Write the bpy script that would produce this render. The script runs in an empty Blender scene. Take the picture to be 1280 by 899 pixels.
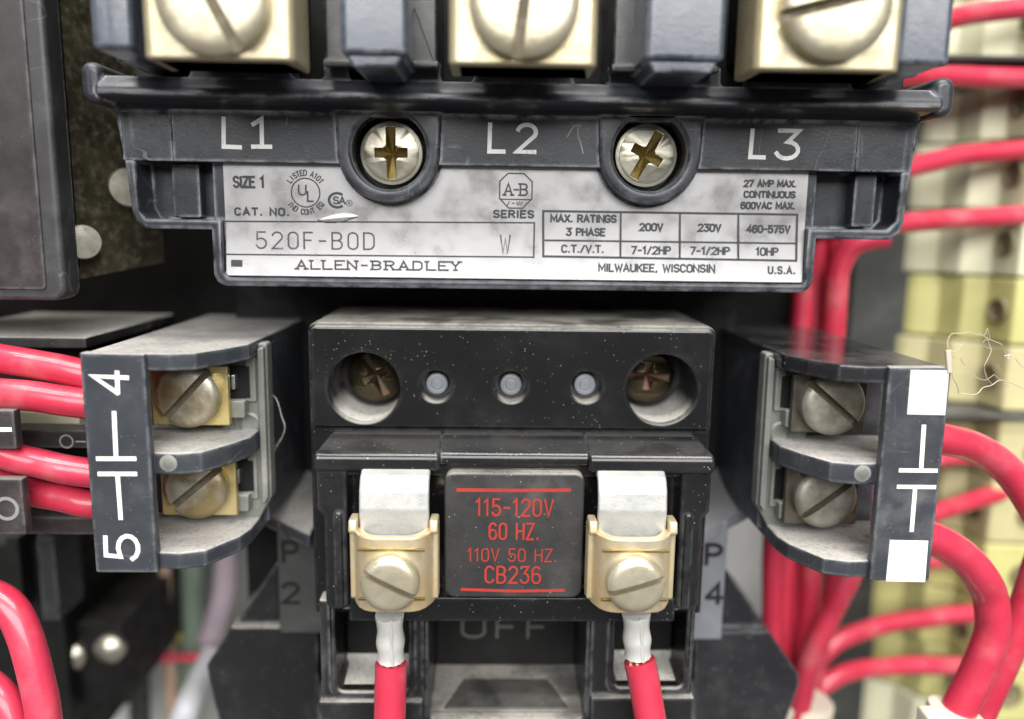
import bpy, bmesh, math, random
from mathutils import Vector, Matrix
from mathutils.geometry import tessellate_polygon
random.seed(7)
PI = math.pi
MM = 0.001
scene = bpy.context.scene
col = scene.collection

# ------------------------------------------------------------------ camera, world, lamps, exposure
TILT, YAW, ROLL, FPX = math.radians(-9.5135), math.radians(-1.279), math.radians(0.8044), 1000.0
_M = Matrix.Rotation(YAW, 3, 'Z') @ Matrix.Rotation(TILT, 3, 'X')
_r, _f, _u = _M.col[0].copy(), _M.col[1].copy(), _M.col[2].copy()
RGT = _r * math.cos(ROLL) + _u * math.sin(ROLL)
UPV = -_r * math.sin(ROLL) + _u * math.cos(ROLL)
FWD = _f
CAM = Vector((0, -100, 0))                      # millimetres
cd = bpy.data.cameras.new('camera')
cam = bpy.data.objects.new('camera', cd); col.objects.link(cam)
cam.matrix_world = Matrix.Translation(CAM * MM) @ Matrix((RGT, UPV, -FWD)).transposed().to_4x4()
cd.sensor_width = 36.0; cd.lens = 36.0 * FPX / 1280.0
cd.clip_start = 0.002; cd.clip_end = 20
cd.dof.use_dof = True; cd.dof.focus_distance = 0.095; cd.dof.aperture_fstop = 9.5
scene.camera = cam

w = bpy.data.worlds.new('World'); scene.world = w; w.use_nodes = True
w.node_tree.nodes['Background'].inputs[0].default_value = (1.0, 0.96, 0.90, 1)
w.node_tree.nodes['Background'].inputs[1].default_value = 0.20

def area(name, loc, target, sx, sy, power, color):
    l = bpy.data.lights.new(name, 'AREA'); l.shape = 'RECTANGLE'
    l.size = sx; l.size_y = sy; l.energy = power; l.color = color
    o = bpy.data.objects.new(name, l); col.objects.link(o)
    o.location = loc
    o.rotation_euler = (Vector(target) - Vector(loc)).to_track_quat('-Z', 'Y').to_euler()
    return o
area('ceiling_lamp', (-0.05, -0.26, 0.95), (0, 0, -0.02), 1.2, 0.07, 11.5, (1.0, 0.965, 0.90))
area('ceiling_lamp', (-0.05, -0.52, 0.95), (0, 0, -0.02), 1.2, 0.07, 11.5, (1.0, 0.965, 0.90))
area('window_light', (0.10, -1.15, 0.56), (0, 0, 0.0), 1.5, 0.60, 30.0, (0.985, 0.98, 0.96))

scene.view_settings.view_transform = 'Standard'
scene.view_settings.look = 'None'
scene.view_settings.exposure = 0.0
scene.view_settings.gamma = 1.0
scene.cycles.use_denoising = True
scene.cycles.max_bounces = 6

# ------------------------------------------------------------------ photo pixel -> point on a plane of depth Y (mm)
def P(px, py, Y):
    d = FWD * FPX + RGT * (px - 640) - UPV * (py - 449.5)
    t = (Y - CAM.y) / d.y
    q = CAM + d * t
    return (q.x, q.z)
def P3(px, py, Y):
    x, z = P(px, py, Y); return (x, Y, z)

# ------------------------------------------------------------------ mesh builder (millimetres)
def rounded(pts, r, seg=5):
    """round the corners of a polygon; r a number or list per corner"""
    out = []; n = len(pts)
    for i in range(n):
        rr = r[i] if isinstance(r, (list, tuple)) else r
        p = Vector(pts[i]); a = Vector(pts[i - 1]); b = Vector(pts[(i + 1) % n])
        if rr <= 1e-6: out.append(tuple(p)); continue
        u = (a - p); v = (b - p); lu, lv = u.length, v.length
        u.normalize(); v.normalize()
        ang = u.angle(v)
        if ang > PI - .05: out.append(tuple(p)); continue
        d = min(rr / math.tan(ang / 2), .48 * lu, .48 * lv); rr2 = d * math.tan(ang / 2)
        c = p + (u + v).normalized() * (rr2 / math.sin(ang / 2))
        s = p + u * d; e = p + v * d
        a0 = math.atan2(s.y - c.y, s.x - c.x); a1 = math.atan2(e.y - c.y, e.x - c.x)
        while a1 - a0 > PI: a1 -= 2 * PI
        while a1 - a0 < -PI: a1 += 2 * PI
        for k in range(seg + 1):
            t = a0 + (a1 - a0) * k / seg
            out.append((c.x + rr2 * math.cos(t), c.y + rr2 * math.sin(t)))
    return out
def rect(x0, x1, z0, z1): return [(x0, z0), (x1, z0), (x1, z1), (x0, z1)]
def rrect(x0, x1, z0, z1, r, seg=5): return rounded(rect(x0, x1, z0, z1), r, seg)
def circle(cx, cz, r, n=40, rz=None):
    return [(cx + r * math.cos(2 * PI * k / n), cz + (rz or r) * math.sin(2 * PI * k / n)) for k in range(n)]
def signed(l): return .5 * sum(l[i - 1][0] * l[i][1] - l[i][0] * l[i - 1][1] for i in range(len(l)))
def inset(loop, d):
    """move a CCW loop inwards by d (mitred)"""
    n = len(loop); out = []
    for i in range(n):
        p = Vector(loop[i]); a = Vector(loop[i - 1]); b = Vector(loop[(i + 1) % n])
        e1 = (p - a); e2 = (b - p)
        if e1.length < 1e-9: e1 = e2
        if e2.length < 1e-9: e2 = e1
        e1.normalize(); e2.normalize()
        n1 = Vector((-e1.y, e1.x)); n2 = Vector((-e2.y, e2.x))
        m = n1 + n2
        if m.length < 1e-6: m = n1
        m.normalize(); k = d / max(.35, m.dot(n1))
        out.append((p.x + m.x * k, p.y + m.y * k))
    return out

class MB:
    def __init__(s): s.v = []; s.f = []
    def add(s, vs, fs):
        b = len(s.v); s.v += [tuple(x) for x in vs]; s.f += [tuple(i + b for i in f) for f in fs]
    def plate(s, outline, c0, c1, axis='Y', bevel=0.2, holes=(), seg=3, back=False, xf=None):
        """outline extruded from c0 (front, bevelled) to c1 (back)"""
        loops = [list(outline) if signed(outline) > 0 else list(outline)[::-1]]
        for h in holes: loops.append(list(h)[::-1] if signed(h) > 0 else list(h))
        if axis == 'Y': mp = lambda a, b, c: (a, c, b)
        elif axis == 'Z': mp = lambda a, b, c: (a, b, c)
        else: mp = lambda a, b, c: (c, a, b)          # axis X: loop is (y, z)
        if xf:
            m0 = mp; mp = lambda a, b, c: tuple(xf(*m0(a, b, c)))
        sg = 1 if c1 > c0 else -1
        bev = min(bevel, abs(c1 - c0) * .49)
        prof = []
        if bev > 1e-5:
            for k in range(seg + 1):
                t = PI / 2 * k / seg
                prof.append((bev * (1 - math.sin(t)), c0 + sg * bev * (1 - math.cos(t))))
        else: prof.append((0, c0))
        if back and bev > 1e-5:
            for k in range(seg + 1):
                t = PI / 2 * (1 - k / seg)
                prof.append((bev * (1 - math.sin(t)), c1 - sg * bev * (1 - math.cos(t))))
        else: prof.append((0, c1))
        vs = []; fs = []; starts = []
        for (ins, c) in prof:
            row = []
            for l in loops:
                row.append(len(vs))
                for (a, b) in (inset(l, ins) if ins > 1e-9 else l): vs.append(mp(a, b, c))
            starts.append(row)
        for j in range(len(prof) - 1):
            for li, l in enumerate(loops):
                n = len(l); A = starts[j][li]; B = starts[j + 1][li]
                for i in range(n):
                    k = (i + 1) % n
                    fs.append((A + i, A + k, B + k, B + i))
        for row, flip in ((0, False), (len(prof) - 1, True)):
            ls = [[Vector((vs[starts[row][li] + i])) for i in range(len(l))] for li, l in enumerate(loops)]
            if len(loops) == 1 and row == 0 and False: pass
            idx = []
            for li, l in enumerate(loops): idx += [starts[row][li] + i for i in range(len(l))]
            if len(loops) == 1:
                fs.append(tuple(idx if flip else idx[::-1]))
            else:
                ins = prof[row][0]
                l2 = [[Vector((a, b, 0)) for a, b in (inset(l, ins) if ins > 1e-9 else l)] for l in loops]
                for t in tessellate_polygon(l2):
                    fs.append(tuple(idx[i] for i in t))
        s.add(vs, fs); return s
    def box(s, x0, x1, y0, y1, z0, z1, bevel=0.2, r=0.0, axis='Y'):
        if axis == 'Y': o = rect(x0, x1, z0, z1); c = (y0, y1)
        elif axis == 'Z': o = rect(x0, x1, y0, y1); c = (z1, z0)
        else: o = rect(y0, y1, z0, z1); c = (x0, x1)
        if r: o = rounded(o, r)
        elif bevel: o = rounded(o, bevel, 2)
        return s.plate(o, c[0], c[1], axis, bevel, back=True, seg=2)
    def lathe(s, prof, c, axis=(0, -1, 0), n=32, ring=False):
        """prof: list of (r, h) along axis from point c"""
        ax = Vector(axis).normalized()
        e1 = ax.orthogonal().normalized(); e2 = ax.cross(e1); c = Vector(c)
        vs = []; fs = []
        for r, h in prof:
            for k in range(n):
                t = 2 * PI * k / n
                vs.append(c + ax * h + (e1 * math.cos(t) + e2 * math.sin(t)) * r)
        for j in range(len(prof) - 1):
            for k in range(n):
                m = (k + 1) % n
                fs.append((j * n + k, j * n + m, (j + 1) * n + m, (j + 1) * n + k))
        if not ring: fs.append(tuple(range(n))[::-1]); fs.append(tuple((len(prof) - 1) * n + k for k in range(n)))
        s.add(vs, fs); return s
    def tube(s, pts, r, n=14, smooth=6, closed_caps=True):
        pts = [Vector(p) for p in pts]
        if smooth and len(pts) > 2:
            q = []
            for i in range(len(pts) - 1):
                p0 = pts[max(0, i - 1)]; p1 = pts[i]; p2 = pts[i + 1]; p3 = pts[min(len(pts) - 1, i + 2)]
                for k in range(smooth):
                    t = k / smooth
                    q.append(.5 * ((2 * p1) + (p2 - p0) * t + (2 * p0 - 5 * p1 + 4 * p2 - p3) * t * t + (3 * p1 - p0 - 3 * p2 + p3) * t ** 3))
            q.append(pts[-1]); pts = q
        vs = []; fs = []; e1 = None; m = len(pts)
        for i, p in enumerate(pts):
            t = (pts[min(m - 1, i + 1)] - pts[max(0, i - 1)]).normalized()
            if e1 is None: e1 = t.orthogonal().normalized()
            e1 = (e1 - t * e1.dot(t)).normalized(); e2 = t.cross(e1)
            rr = r(i / (m - 1)) if callable(r) else r
            for k in range(n):
                a = 2 * PI * k / n
                vs.append(p + (e1 * math.cos(a) + e2 * math.sin(a)) * rr)
        for i in range(m - 1):
            for k in range(n):
                q = (k + 1) % n
                fs.append((i * n + k, i * n + q, (i + 1) * n + q, (i + 1) * n + k))
        fs.append(tuple(range(n))[::-1]); fs.append(tuple((m - 1) * n + k for k in range(n)))
        s.add(vs, fs); return s
    def build(s, name, mat, parent=None, sharp=40):
        me = bpy.data.meshes.new(name)
        o_ = ORI.get(parent.name, Vector((0, 0, 0))) if parent else Vector((0, 0, 0))
        me.from_pydata([(Vector(v) - o_) * MM for v in s.v], [], s.f)
        bm = bmesh.new(); bm.from_mesh(me)
        bmesh.ops.remove_doubles(bm, verts=bm.verts, dist=1e-7)
        bmesh.ops.recalc_face_normals(bm, faces=bm.faces)
        for f in bm.faces: f.smooth = True
        bm.to_mesh(me); bm.free()
        me.set_sharp_from_angle(angle=math.radians(sharp))
        me.materials.append(MAT[mat])
        o = bpy.data.objects.new(name, me); col.objects.link(o)
        if parent: o.parent = parent; ORI[o.name] = o_
        else: ORI[o.name] = Vector((0, 0, 0))
        wn = o.modifiers.new('weighted_normals', 'WEIGHTED_NORMAL'); wn.keep_sharp = True
        return o
ORI = {}
def thing(name, label, cat, origin, group=None):
    o = bpy.data.objects.new(name, None); col.objects.link(o)
    o.location = Vector(origin) * MM; o.empty_display_size = .005
    o['label'] = label; o['category'] = cat
    if group: o['group'] = group
    ORI[o.name] = Vector(origin); return o
def tag(o, label, cat, group=None):
    o['label'] = label; o['category'] = cat
    if group: o['group'] = group
    return o

# ------------------------------------------------------------------ materials
MAT = {}
class NT:
    def __init__(s, name):
        m = bpy.data.materials.new(name); m.use_nodes = True; MAT[name] = m
        s.t = m.node_tree; s.n = s.t.nodes; s.b = s.n['Principled BSDF']
        s.tc = s.n.new('ShaderNodeTexCoord')
    def new(s, kind, **kw):
        x = s.n.new(kind)
        for k, v in kw.items(): setattr(x, k, v)
        return x
    def link(s, a, b): s.t.links.new(a, b)
    def noise(s, scale, detail=3, rough=.55, stretch=None, seed=0):
        x = s.new('ShaderNodeTexNoise'); x.inputs['Scale'].default_value = scale
        x.inputs['Detail'].default_value = detail; x.inputs['Roughness'].default_value = rough
        mp = s.new('ShaderNodeMapping'); s.link(s.tc.outputs['Object'], mp.inputs[0])
        mp.inputs['Location'].default_value = (seed * .37, seed * .11, seed * .23)
        if stretch: mp.inputs['Scale'].default_value = stretch
        s.link(mp.outputs[0], x.inputs['Vector']); return x.outputs['Fac']
    def ramp(s, fac, a, b, va=0., vb=1.):
        x = s.new('ShaderNodeMapRange'); x.interpolation_type = 'SMOOTHSTEP'
        x.inputs[1].default_value = a; x.inputs[2].default_value = b
        x.inputs[3].default_value = va; x.inputs[4].default_value = vb
        s.link(fac, x.inputs[0]); return x.outputs[0]
    def math(s, op, a, b=None):
        x = s.new('ShaderNodeMath', operation=op); x.use_clamp = True
        for i, q in enumerate((a, b)):
            if q is None: continue
            if isinstance(q, (int, float)): x.inputs[i].default_value = q
            else: s.link(q, x.inputs[i])
        return x.outputs[0]
    def mix(s, fac, a, b):
        x = s.new('ShaderNodeMix', data_type='RGBA')
        if isinstance(fac, (int, float)): x.inputs[0].default_value = fac
        else: s.link(fac, x.inputs[0])
        for i, q in ((6, a), (7, b)):
            if isinstance(q, tuple): x.inputs[i].default_value = q + (1,) if len(q) == 3 else q
            else: s.link(q, x.inputs[i])
        return x.outputs[2]
    def mixf(s, fac, a, b):
        x = s.new('ShaderNodeMix', data_type='FLOAT'); s.link(fac, x.inputs[0])
        for i, q in ((2, a), (3, b)):
            if isinstance(q, (int, float)): x.inputs[i].default_value = q
            else: s.link(q, x.inputs[i])
        return x.outputs[0]
    def bump(s, h, strength, dist):
        x = s.new('ShaderNodeBump'); x.inputs['Strength'].default_value = strength
        x.inputs['Distance'].default_value = dist; s.link(h, x.inputs['Height'])
        s.link(x.outputs[0], s.b.inputs['Normal'])

def plastic(name, base, rough=.35, dust=.8, film=.15, speck=.5, wear=0., dustcol=(.40, .38, .34), var=.35, spec=.5, bumpy=.15, wearcol=(.30, .31, .33), clearfloor=.35, scratch=0., streak=False):
    m = NT(name)
    n1 = m.noise(90, 4); n2 = m.noise(420, 4, seed=2); n3 = m.noise(2600, 2, seed=4)
    c = m.mix(m.math('MULTIPLY', m.ramp(n1, .3, .75), var), base, tuple(min(1, b * 1.9 + .012) for b in base))
    geo = m.new('ShaderNodeNewGeometry'); sx = m.new('ShaderNodeSeparateXYZ'); m.link(geo.outputs['Normal'], sx.inputs[0])
    up = m.ramp(sx.outputs[2], .30, .85)
    nf = m.noise(1900, 3, .6, seed=7)
    patch = m.math('MULTIPLY', m.mixf(m.ramp(m.noise(130, 3, .6, seed=6), .34, .60), clearfloor, 1.0), m.ramp(nf, .18, .55, .45, 1.0))
    d_up = m.math('MULTIPLY', m.math('MULTIPLY', up, patch), dust)
    d_film = m.math('MULTIPLY', m.math('MULTIPLY', m.ramp(n1, .45, .8), m.ramp(n2, .35, .75)), film)
    vo = m.new('ShaderNodeTexVoronoi'); vo.inputs['Scale'].default_value = 720; m.link(m.tc.outputs['Object'], vo.inputs['Vector'])
    sp = m.math('MULTIPLY', m.math('MULTIPLY', m.ramp(vo.outputs['Distance'], .12, .05), m.ramp(m.noise(200, 3, seed=9), .52, .72)), speck)
    v2 = m.new('ShaderNodeTexVoronoi'); v2.inputs['Scale'].default_value = 1700; m.link(m.tc.outputs['Object'], v2.inputs['Vector'])
    sp2 = m.math('MULTIPLY', m.math('MULTIPLY', m.ramp(v2.outputs['Distance'], .20, .08), m.ramp(m.noise(500, 2, seed=13), .50, .66)), speck * .7)
    dd = m.math('ADD', m.math('ADD', d_up, d_film), m.math('ADD', m.math('MULTIPLY', sp, .8), sp2))
    c = m.mix(dd, c, dustcol)
    r = m.mixf(m.math('MAXIMUM', d_up, m.math('MULTIPLY', d_film, 1.0)), m.mixf(m.ramp(n2, .3, .7), rough * .82, rough * 1.2), .9)
    if wear > 0:
        bv = m.new('ShaderNodeBevel'); bv.samples = 4; bv.inputs['Radius'].default_value = .0007
        dp = m.new('ShaderNodeVectorMath', operation='DOT_PRODUCT')
        m.link(bv.outputs[0], dp.inputs[0]); m.link(geo.outputs['Normal'], dp.inputs[1])
        e = m.ramp(dp.outputs['Value'], .996, .90)
        e = m.math('MULTIPLY', m.math('MULTIPLY', e, m.ramp(m.noise(330, 5, .7, seed=5), .36, .62)), wear)
        c = m.mix(e, c, wearcol); r = m.mixf(e, r, .7)
    if scratch > 0:
        acc = None
        for k_, (st_, sc_) in enumerate((((3, 1, .5), 75), ((.4, 1, 2.2), 95), ((1.5, 1, 1.2), 60))):
            cp = m.new('ShaderNodeMath', operation='COMPARE'); cp.inputs[1].default_value = .5; cp.inputs[2].default_value = .0028
            m.link(m.noise(sc_, 1, .3, stretch=st_, seed=11 + k_), cp.inputs[0])
            q_ = m.math('MULTIPLY', cp.outputs[0], m.ramp(m.noise(170, 3, seed=21 + k_), .54, .66))
            acc = q_ if acc is None else m.math('ADD', acc, q_)
        c = m.mix(m.math('MULTIPLY', acc, scratch), c, wearcol)
    m.link(c, m.b.inputs['Base Color']); m.link(r, m.b.inputs['Roughness'])
    m.b.inputs['Specular IOR Level'].default_value = spec
    hh = m.math('ADD', m.math('MULTIPLY', n3, .5), m.math('MULTIPLY', n2, .5))
    if streak: hh = m.math('ADD', m.math('MULTIPLY', hh, .3), m.math('MULTIPLY', m.noise(420, 3, .6, stretch=(1, 1, .12), seed=31), .7))
    m.bump(hh, bumpy, .00012)
    return m
def metal(name, base, base2, rough=.4, metallic=.8, dust=.2, bumpy=.25, scale=500, dustcol=(.45, .42, .36), mottle=.35):
    m = NT(name)
    n1 = m.noise(scale, 4); n2 = m.noise(scale * .23, 3, seed=3); n3 = m.noise(scale * 5, 2, seed=5)
    c = m.mix(m.ramp(n2, .35, .68), base, base2)
    c = m.mix(m.math('MULTIPLY', m.ramp(n1, .5, .75), mottle), c, tuple(x * .55 for x in base))
    d = m.math('MULTIPLY', m.ramp(n1, .45, .8), dust)
    c = m.mix(d, c, dustcol)
    m.link(c, m.b.inputs['Base Color'])
    m.link(m.ramp(n1, .25, .8, rough * .75, min(1, rough * 1.5)), m.b.inputs['Roughness'])
    m.b.inputs['Metallic'].default_value = metallic
    m.bump(m.math('ADD', m.math('MULTIPLY', n3, .4), m.math('MULTIPLY', n1, .6)), bumpy, .0001)
    return m
def paint(name, base, rough=.5, worn=0.0, under=(.03, .03, .033)):
    m = NT(name)
    n = m.noise(900, 4); k = m.math('MULTIPLY', m.ramp(n, .58, .72), worn)
    m.link(m.mix(k, m.mix(m.ramp(m.noise(200, 3, seed=2), .3, .7), base, tuple(x * .85 for x in base)), under), m.b.inputs['Base Color'])
    m.b.inputs['Roughness'].default_value = rough
    return m

plastic('grey_black_housing', (.017, .020, .027), .34, dust=.30, film=.15, speck=.30, wear=.95, bumpy=.22, dustcol=(.26, .27, .29), scratch=.25, wearcol=(.36, .37, .40))
plastic('barrier_plastic', (.040, .050, .070), .19, streak=True, dust=.3, film=.35, speck=.15, wear=.9, bumpy=.5, dustcol=(.24, .27, .33), scratch=.12, wearcol=(.42, .45, .52), spec=.7)
plastic('gloss_black', (.0075, .0080, .0090), .16, dust=.9, film=.03, speck=.5, wear=.12, var=.2, bumpy=.05)
plastic('head_black', (.009, .0095, .011), .17, dust=.06, film=.03, speck=.8, wear=.15, var=.2, bumpy=.05, clearfloor=.1)
plastic('frame_black', (.014, .0145, .016), .26, dust=.95, film=.16, speck=.35, wear=.35, var=.3, bumpy=.10)
plastic('well_dust', (.015, .015, .016), .5, dust=1.0, film=.25, speck=.4, dustcol=(.62, .60, .56), clearfloor=.85)
plastic('recess_dust', (.02, .02, .02), .5, dust=.9, film=.2, speck=.3, dustcol=(.36, .34, .31), clearfloor=.35)
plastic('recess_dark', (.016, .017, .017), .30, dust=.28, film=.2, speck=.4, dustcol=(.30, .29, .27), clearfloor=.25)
plastic('label_black', (.020, .020, .021), .55, dust=.6, film=.12, speck=.75, var=.3, bumpy=.35)
plastic('aux_black', (.030, .034, .042), .40, scratch=.2, dust=.95, film=.22, speck=.35, wear=.55, bumpy=.2, dustcol=(.44, .42, .40), clearfloor=.7)
plastic('aux_gloss', (.018, .018, .021), .10, dust=.16, film=.12, speck=.7, wear=.4, bumpy=.05, dustcol=(.44, .42, .40), clearfloor=.0)
plastic('aux_bracket', (.13, .135, .12), .36, dust=.9, film=.9, speck=.5, wear=.5, bumpy=.4, dustcol=(.42, .41, .37))
plastic('brown_black', (.022, .018, .019), .40, dust=.5, film=.12, speck=.2, wear=.3, bumpy=.15)
plastic('matte_dark', (.0055, .0055, .0055), .6, dust=.25, film=.02, speck=.05, bumpy=.2, spec=.25, dustcol=(.2, .19, .17))
plastic('relay_dark', (.026, .025, .027), .45, scratch=.2, dust=.3, film=.16, speck=.10, wear=.5, bumpy=.15, dustcol=(.30, .31, .34))
plastic('duct_grey', (.028, .030, .028), .55, dust=.3, film=.2, speck=0, bumpy=.1)
plastic('khaki_plastic', (.44, .40, .22), .45, dust=.3, film=.3, speck=.1, bumpy=.15, dustcol=(.45, .40, .25), var=.25)
plastic('cream_plastic', (.58, .57, .40), .45, dust=.35, film=.25, speck=.1, bumpy=.15, dustcol=(.40, .36, .22), var=.15)
plastic('olive_plastic', (.46, .44, .18), .42, dust=.3, film=.3, speck=.1, bumpy=.15, dustcol=(.50, .45, .24), var=.25)
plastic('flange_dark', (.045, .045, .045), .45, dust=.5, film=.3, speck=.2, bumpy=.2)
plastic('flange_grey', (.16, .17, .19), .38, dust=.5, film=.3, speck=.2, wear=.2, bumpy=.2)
plastic('panel_paint', (.52, .53, .52), .5, dust=.3, film=.25, speck=.1, bumpy=.1, var=.1)
plastic('socket_brown', (.16, .13, .07), .5, dust=.3, film=.2, speck=0, bumpy=.1)
plastic('cable_tie', (.72, .66, .54), .4, dust=.2, film=.1, speck=0, var=.1)
metal('cream_zinc', (.47, .40, .24), (.54, .48, .33), .36, .62, dust=.28, bumpy=.4)
metal('pale_screw', (.48, .43, .30), (.60, .56, .44), .34, .65, dust=.3, bumpy=.5, scale=700)
metal('dichromate', (.68, .54, .31), (.66, .58, .41), .38, .60, dust=.28, bumpy=.4)
metal('tinned', (.50, .50, .49), (.40, .41, .41), .5, .45, dust=.3, scale=800, bumpy=.5)
metal('crimp_tin', (.80, .80, .78), (.70, .70, .68), .38, .35, dust=.15, scale=800)
metal('bright_screw', (.50, .47, .38), (.58, .56, .48), .34, .85, dust=.25)
metal('recess_brass', (.26, .19, .06), (.34, .26, .10), .35, .85, dust=.1)
paint('dim_print', (.085, .08, .075), .5, worn=.3)
metal('bronze', (.13, .11, .065), (.09, .075, .05), .26, .9, dust=.10)
metal('rust_recess', (.07, .05, .03), (.16, .08, .05), .4, .7, dust=.15)
metal('old_zinc', (.36, .28, .14), (.66, .63, .53), .36, .75, dust=.25, scale=900)
metal('grey_zinc', (.24, .22, .17), (.42, .41, .36), .42, .7, dust=.35, scale=900)
metal('brass_plate', (.74, .60, .24), (.66, .54, .28), .35, .75, dust=.2)
metal('dark_plate', (.10, .09, .075), (.16, .14, .11), .4, .7, dust=.2)
metal('slot_grime_shade', (.13, .11, .075), (.20, .17, .12), .6, .4, dust=.3, scale=900)
metal('steel', (.66, .67, .67), (.55, .57, .58), .28, .95, dust=.1)
metal('olive_steel', (.055, .048, .028), (.10, .09, .055), .5, .5, dust=.3, scale=900)
metal('copper', (.75, .36, .22), (.68, .42, .30), .35, .9, dust=.1)
metal('nameplate_foil', (.36, .355, .36), (.38, .375, .38), .31, .72, mottle=.06, dust=.04, bumpy=.06, scale=260, dustcol=(.36, .355, .35))
paint('white_print', (.92, .92, .90), .5, worn=.28)
paint('dark_print', (.022, .022, .027), .45, worn=.12, under=(.30, .30, .32))
paint('thin_print', (.045, .045, .05), .45, worn=.25, under=(.4, .4, .42))
paint('red_print', (.38, .030, .020), .5, worn=.5)
paint('grey_print', (.24, .24, .24), .5, worn=.3)
paint('black_print', (.006, .006, .006), .5, worn=.1, under=(.05, .05, .05))
paint('white_sticker', (.76, .76, .74), .4, worn=.10, under=(.45, .43, .38))
paint('fibre', (.48, .44, .36), .9)
paint('bundle_tape', (.62, .55, .58), .5)
paint('cable_green', (.34, .44, .34), .4)
paint('cable_yellow', (.62, .52, .08), .4)
paint('cable_orange', (.58, .40, .28), .4)
paint('cable_violet', (.62, .50, .58), .4)
paint('cable_white', (.74, .74, .78), .4)
m = NT('red_pvc')
n1 = m.noise(60, 3); n2 = m.noise(700, 4, seed=3)
c = m.mix(m.ramp(n1, .3, .7), (.47, .021, .050), (.55, .035, .078))
c = m.mix(m.math('MULTIPLY', m.ramp(n2, .60, .78), .25), c, (.30, .08, .08))
n4 = m.noise(230, 5, .7, seed=8)
c = m.mix(m.math('MULTIPLY', m.ramp(n4, .62, .74), .55), c, (.16, .035, .04))
c = m.mix(m.math('MULTIPLY', m.ramp(m.noise(150, 4, seed=12), .5, .8), .22), c, (.62, .40, .38))
m.link(c, m.b.inputs['Base Color']); m.link(m.ramp(n4, .3, .7, .28, .52), m.b.inputs['Roughness'])
m.b.inputs['Coat Weight'].default_value = .5; m.b.inputs['Coat Roughness'].default_value = .14; m.bump(m.noise(320, 3, seed=15), .35, .00015)

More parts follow.
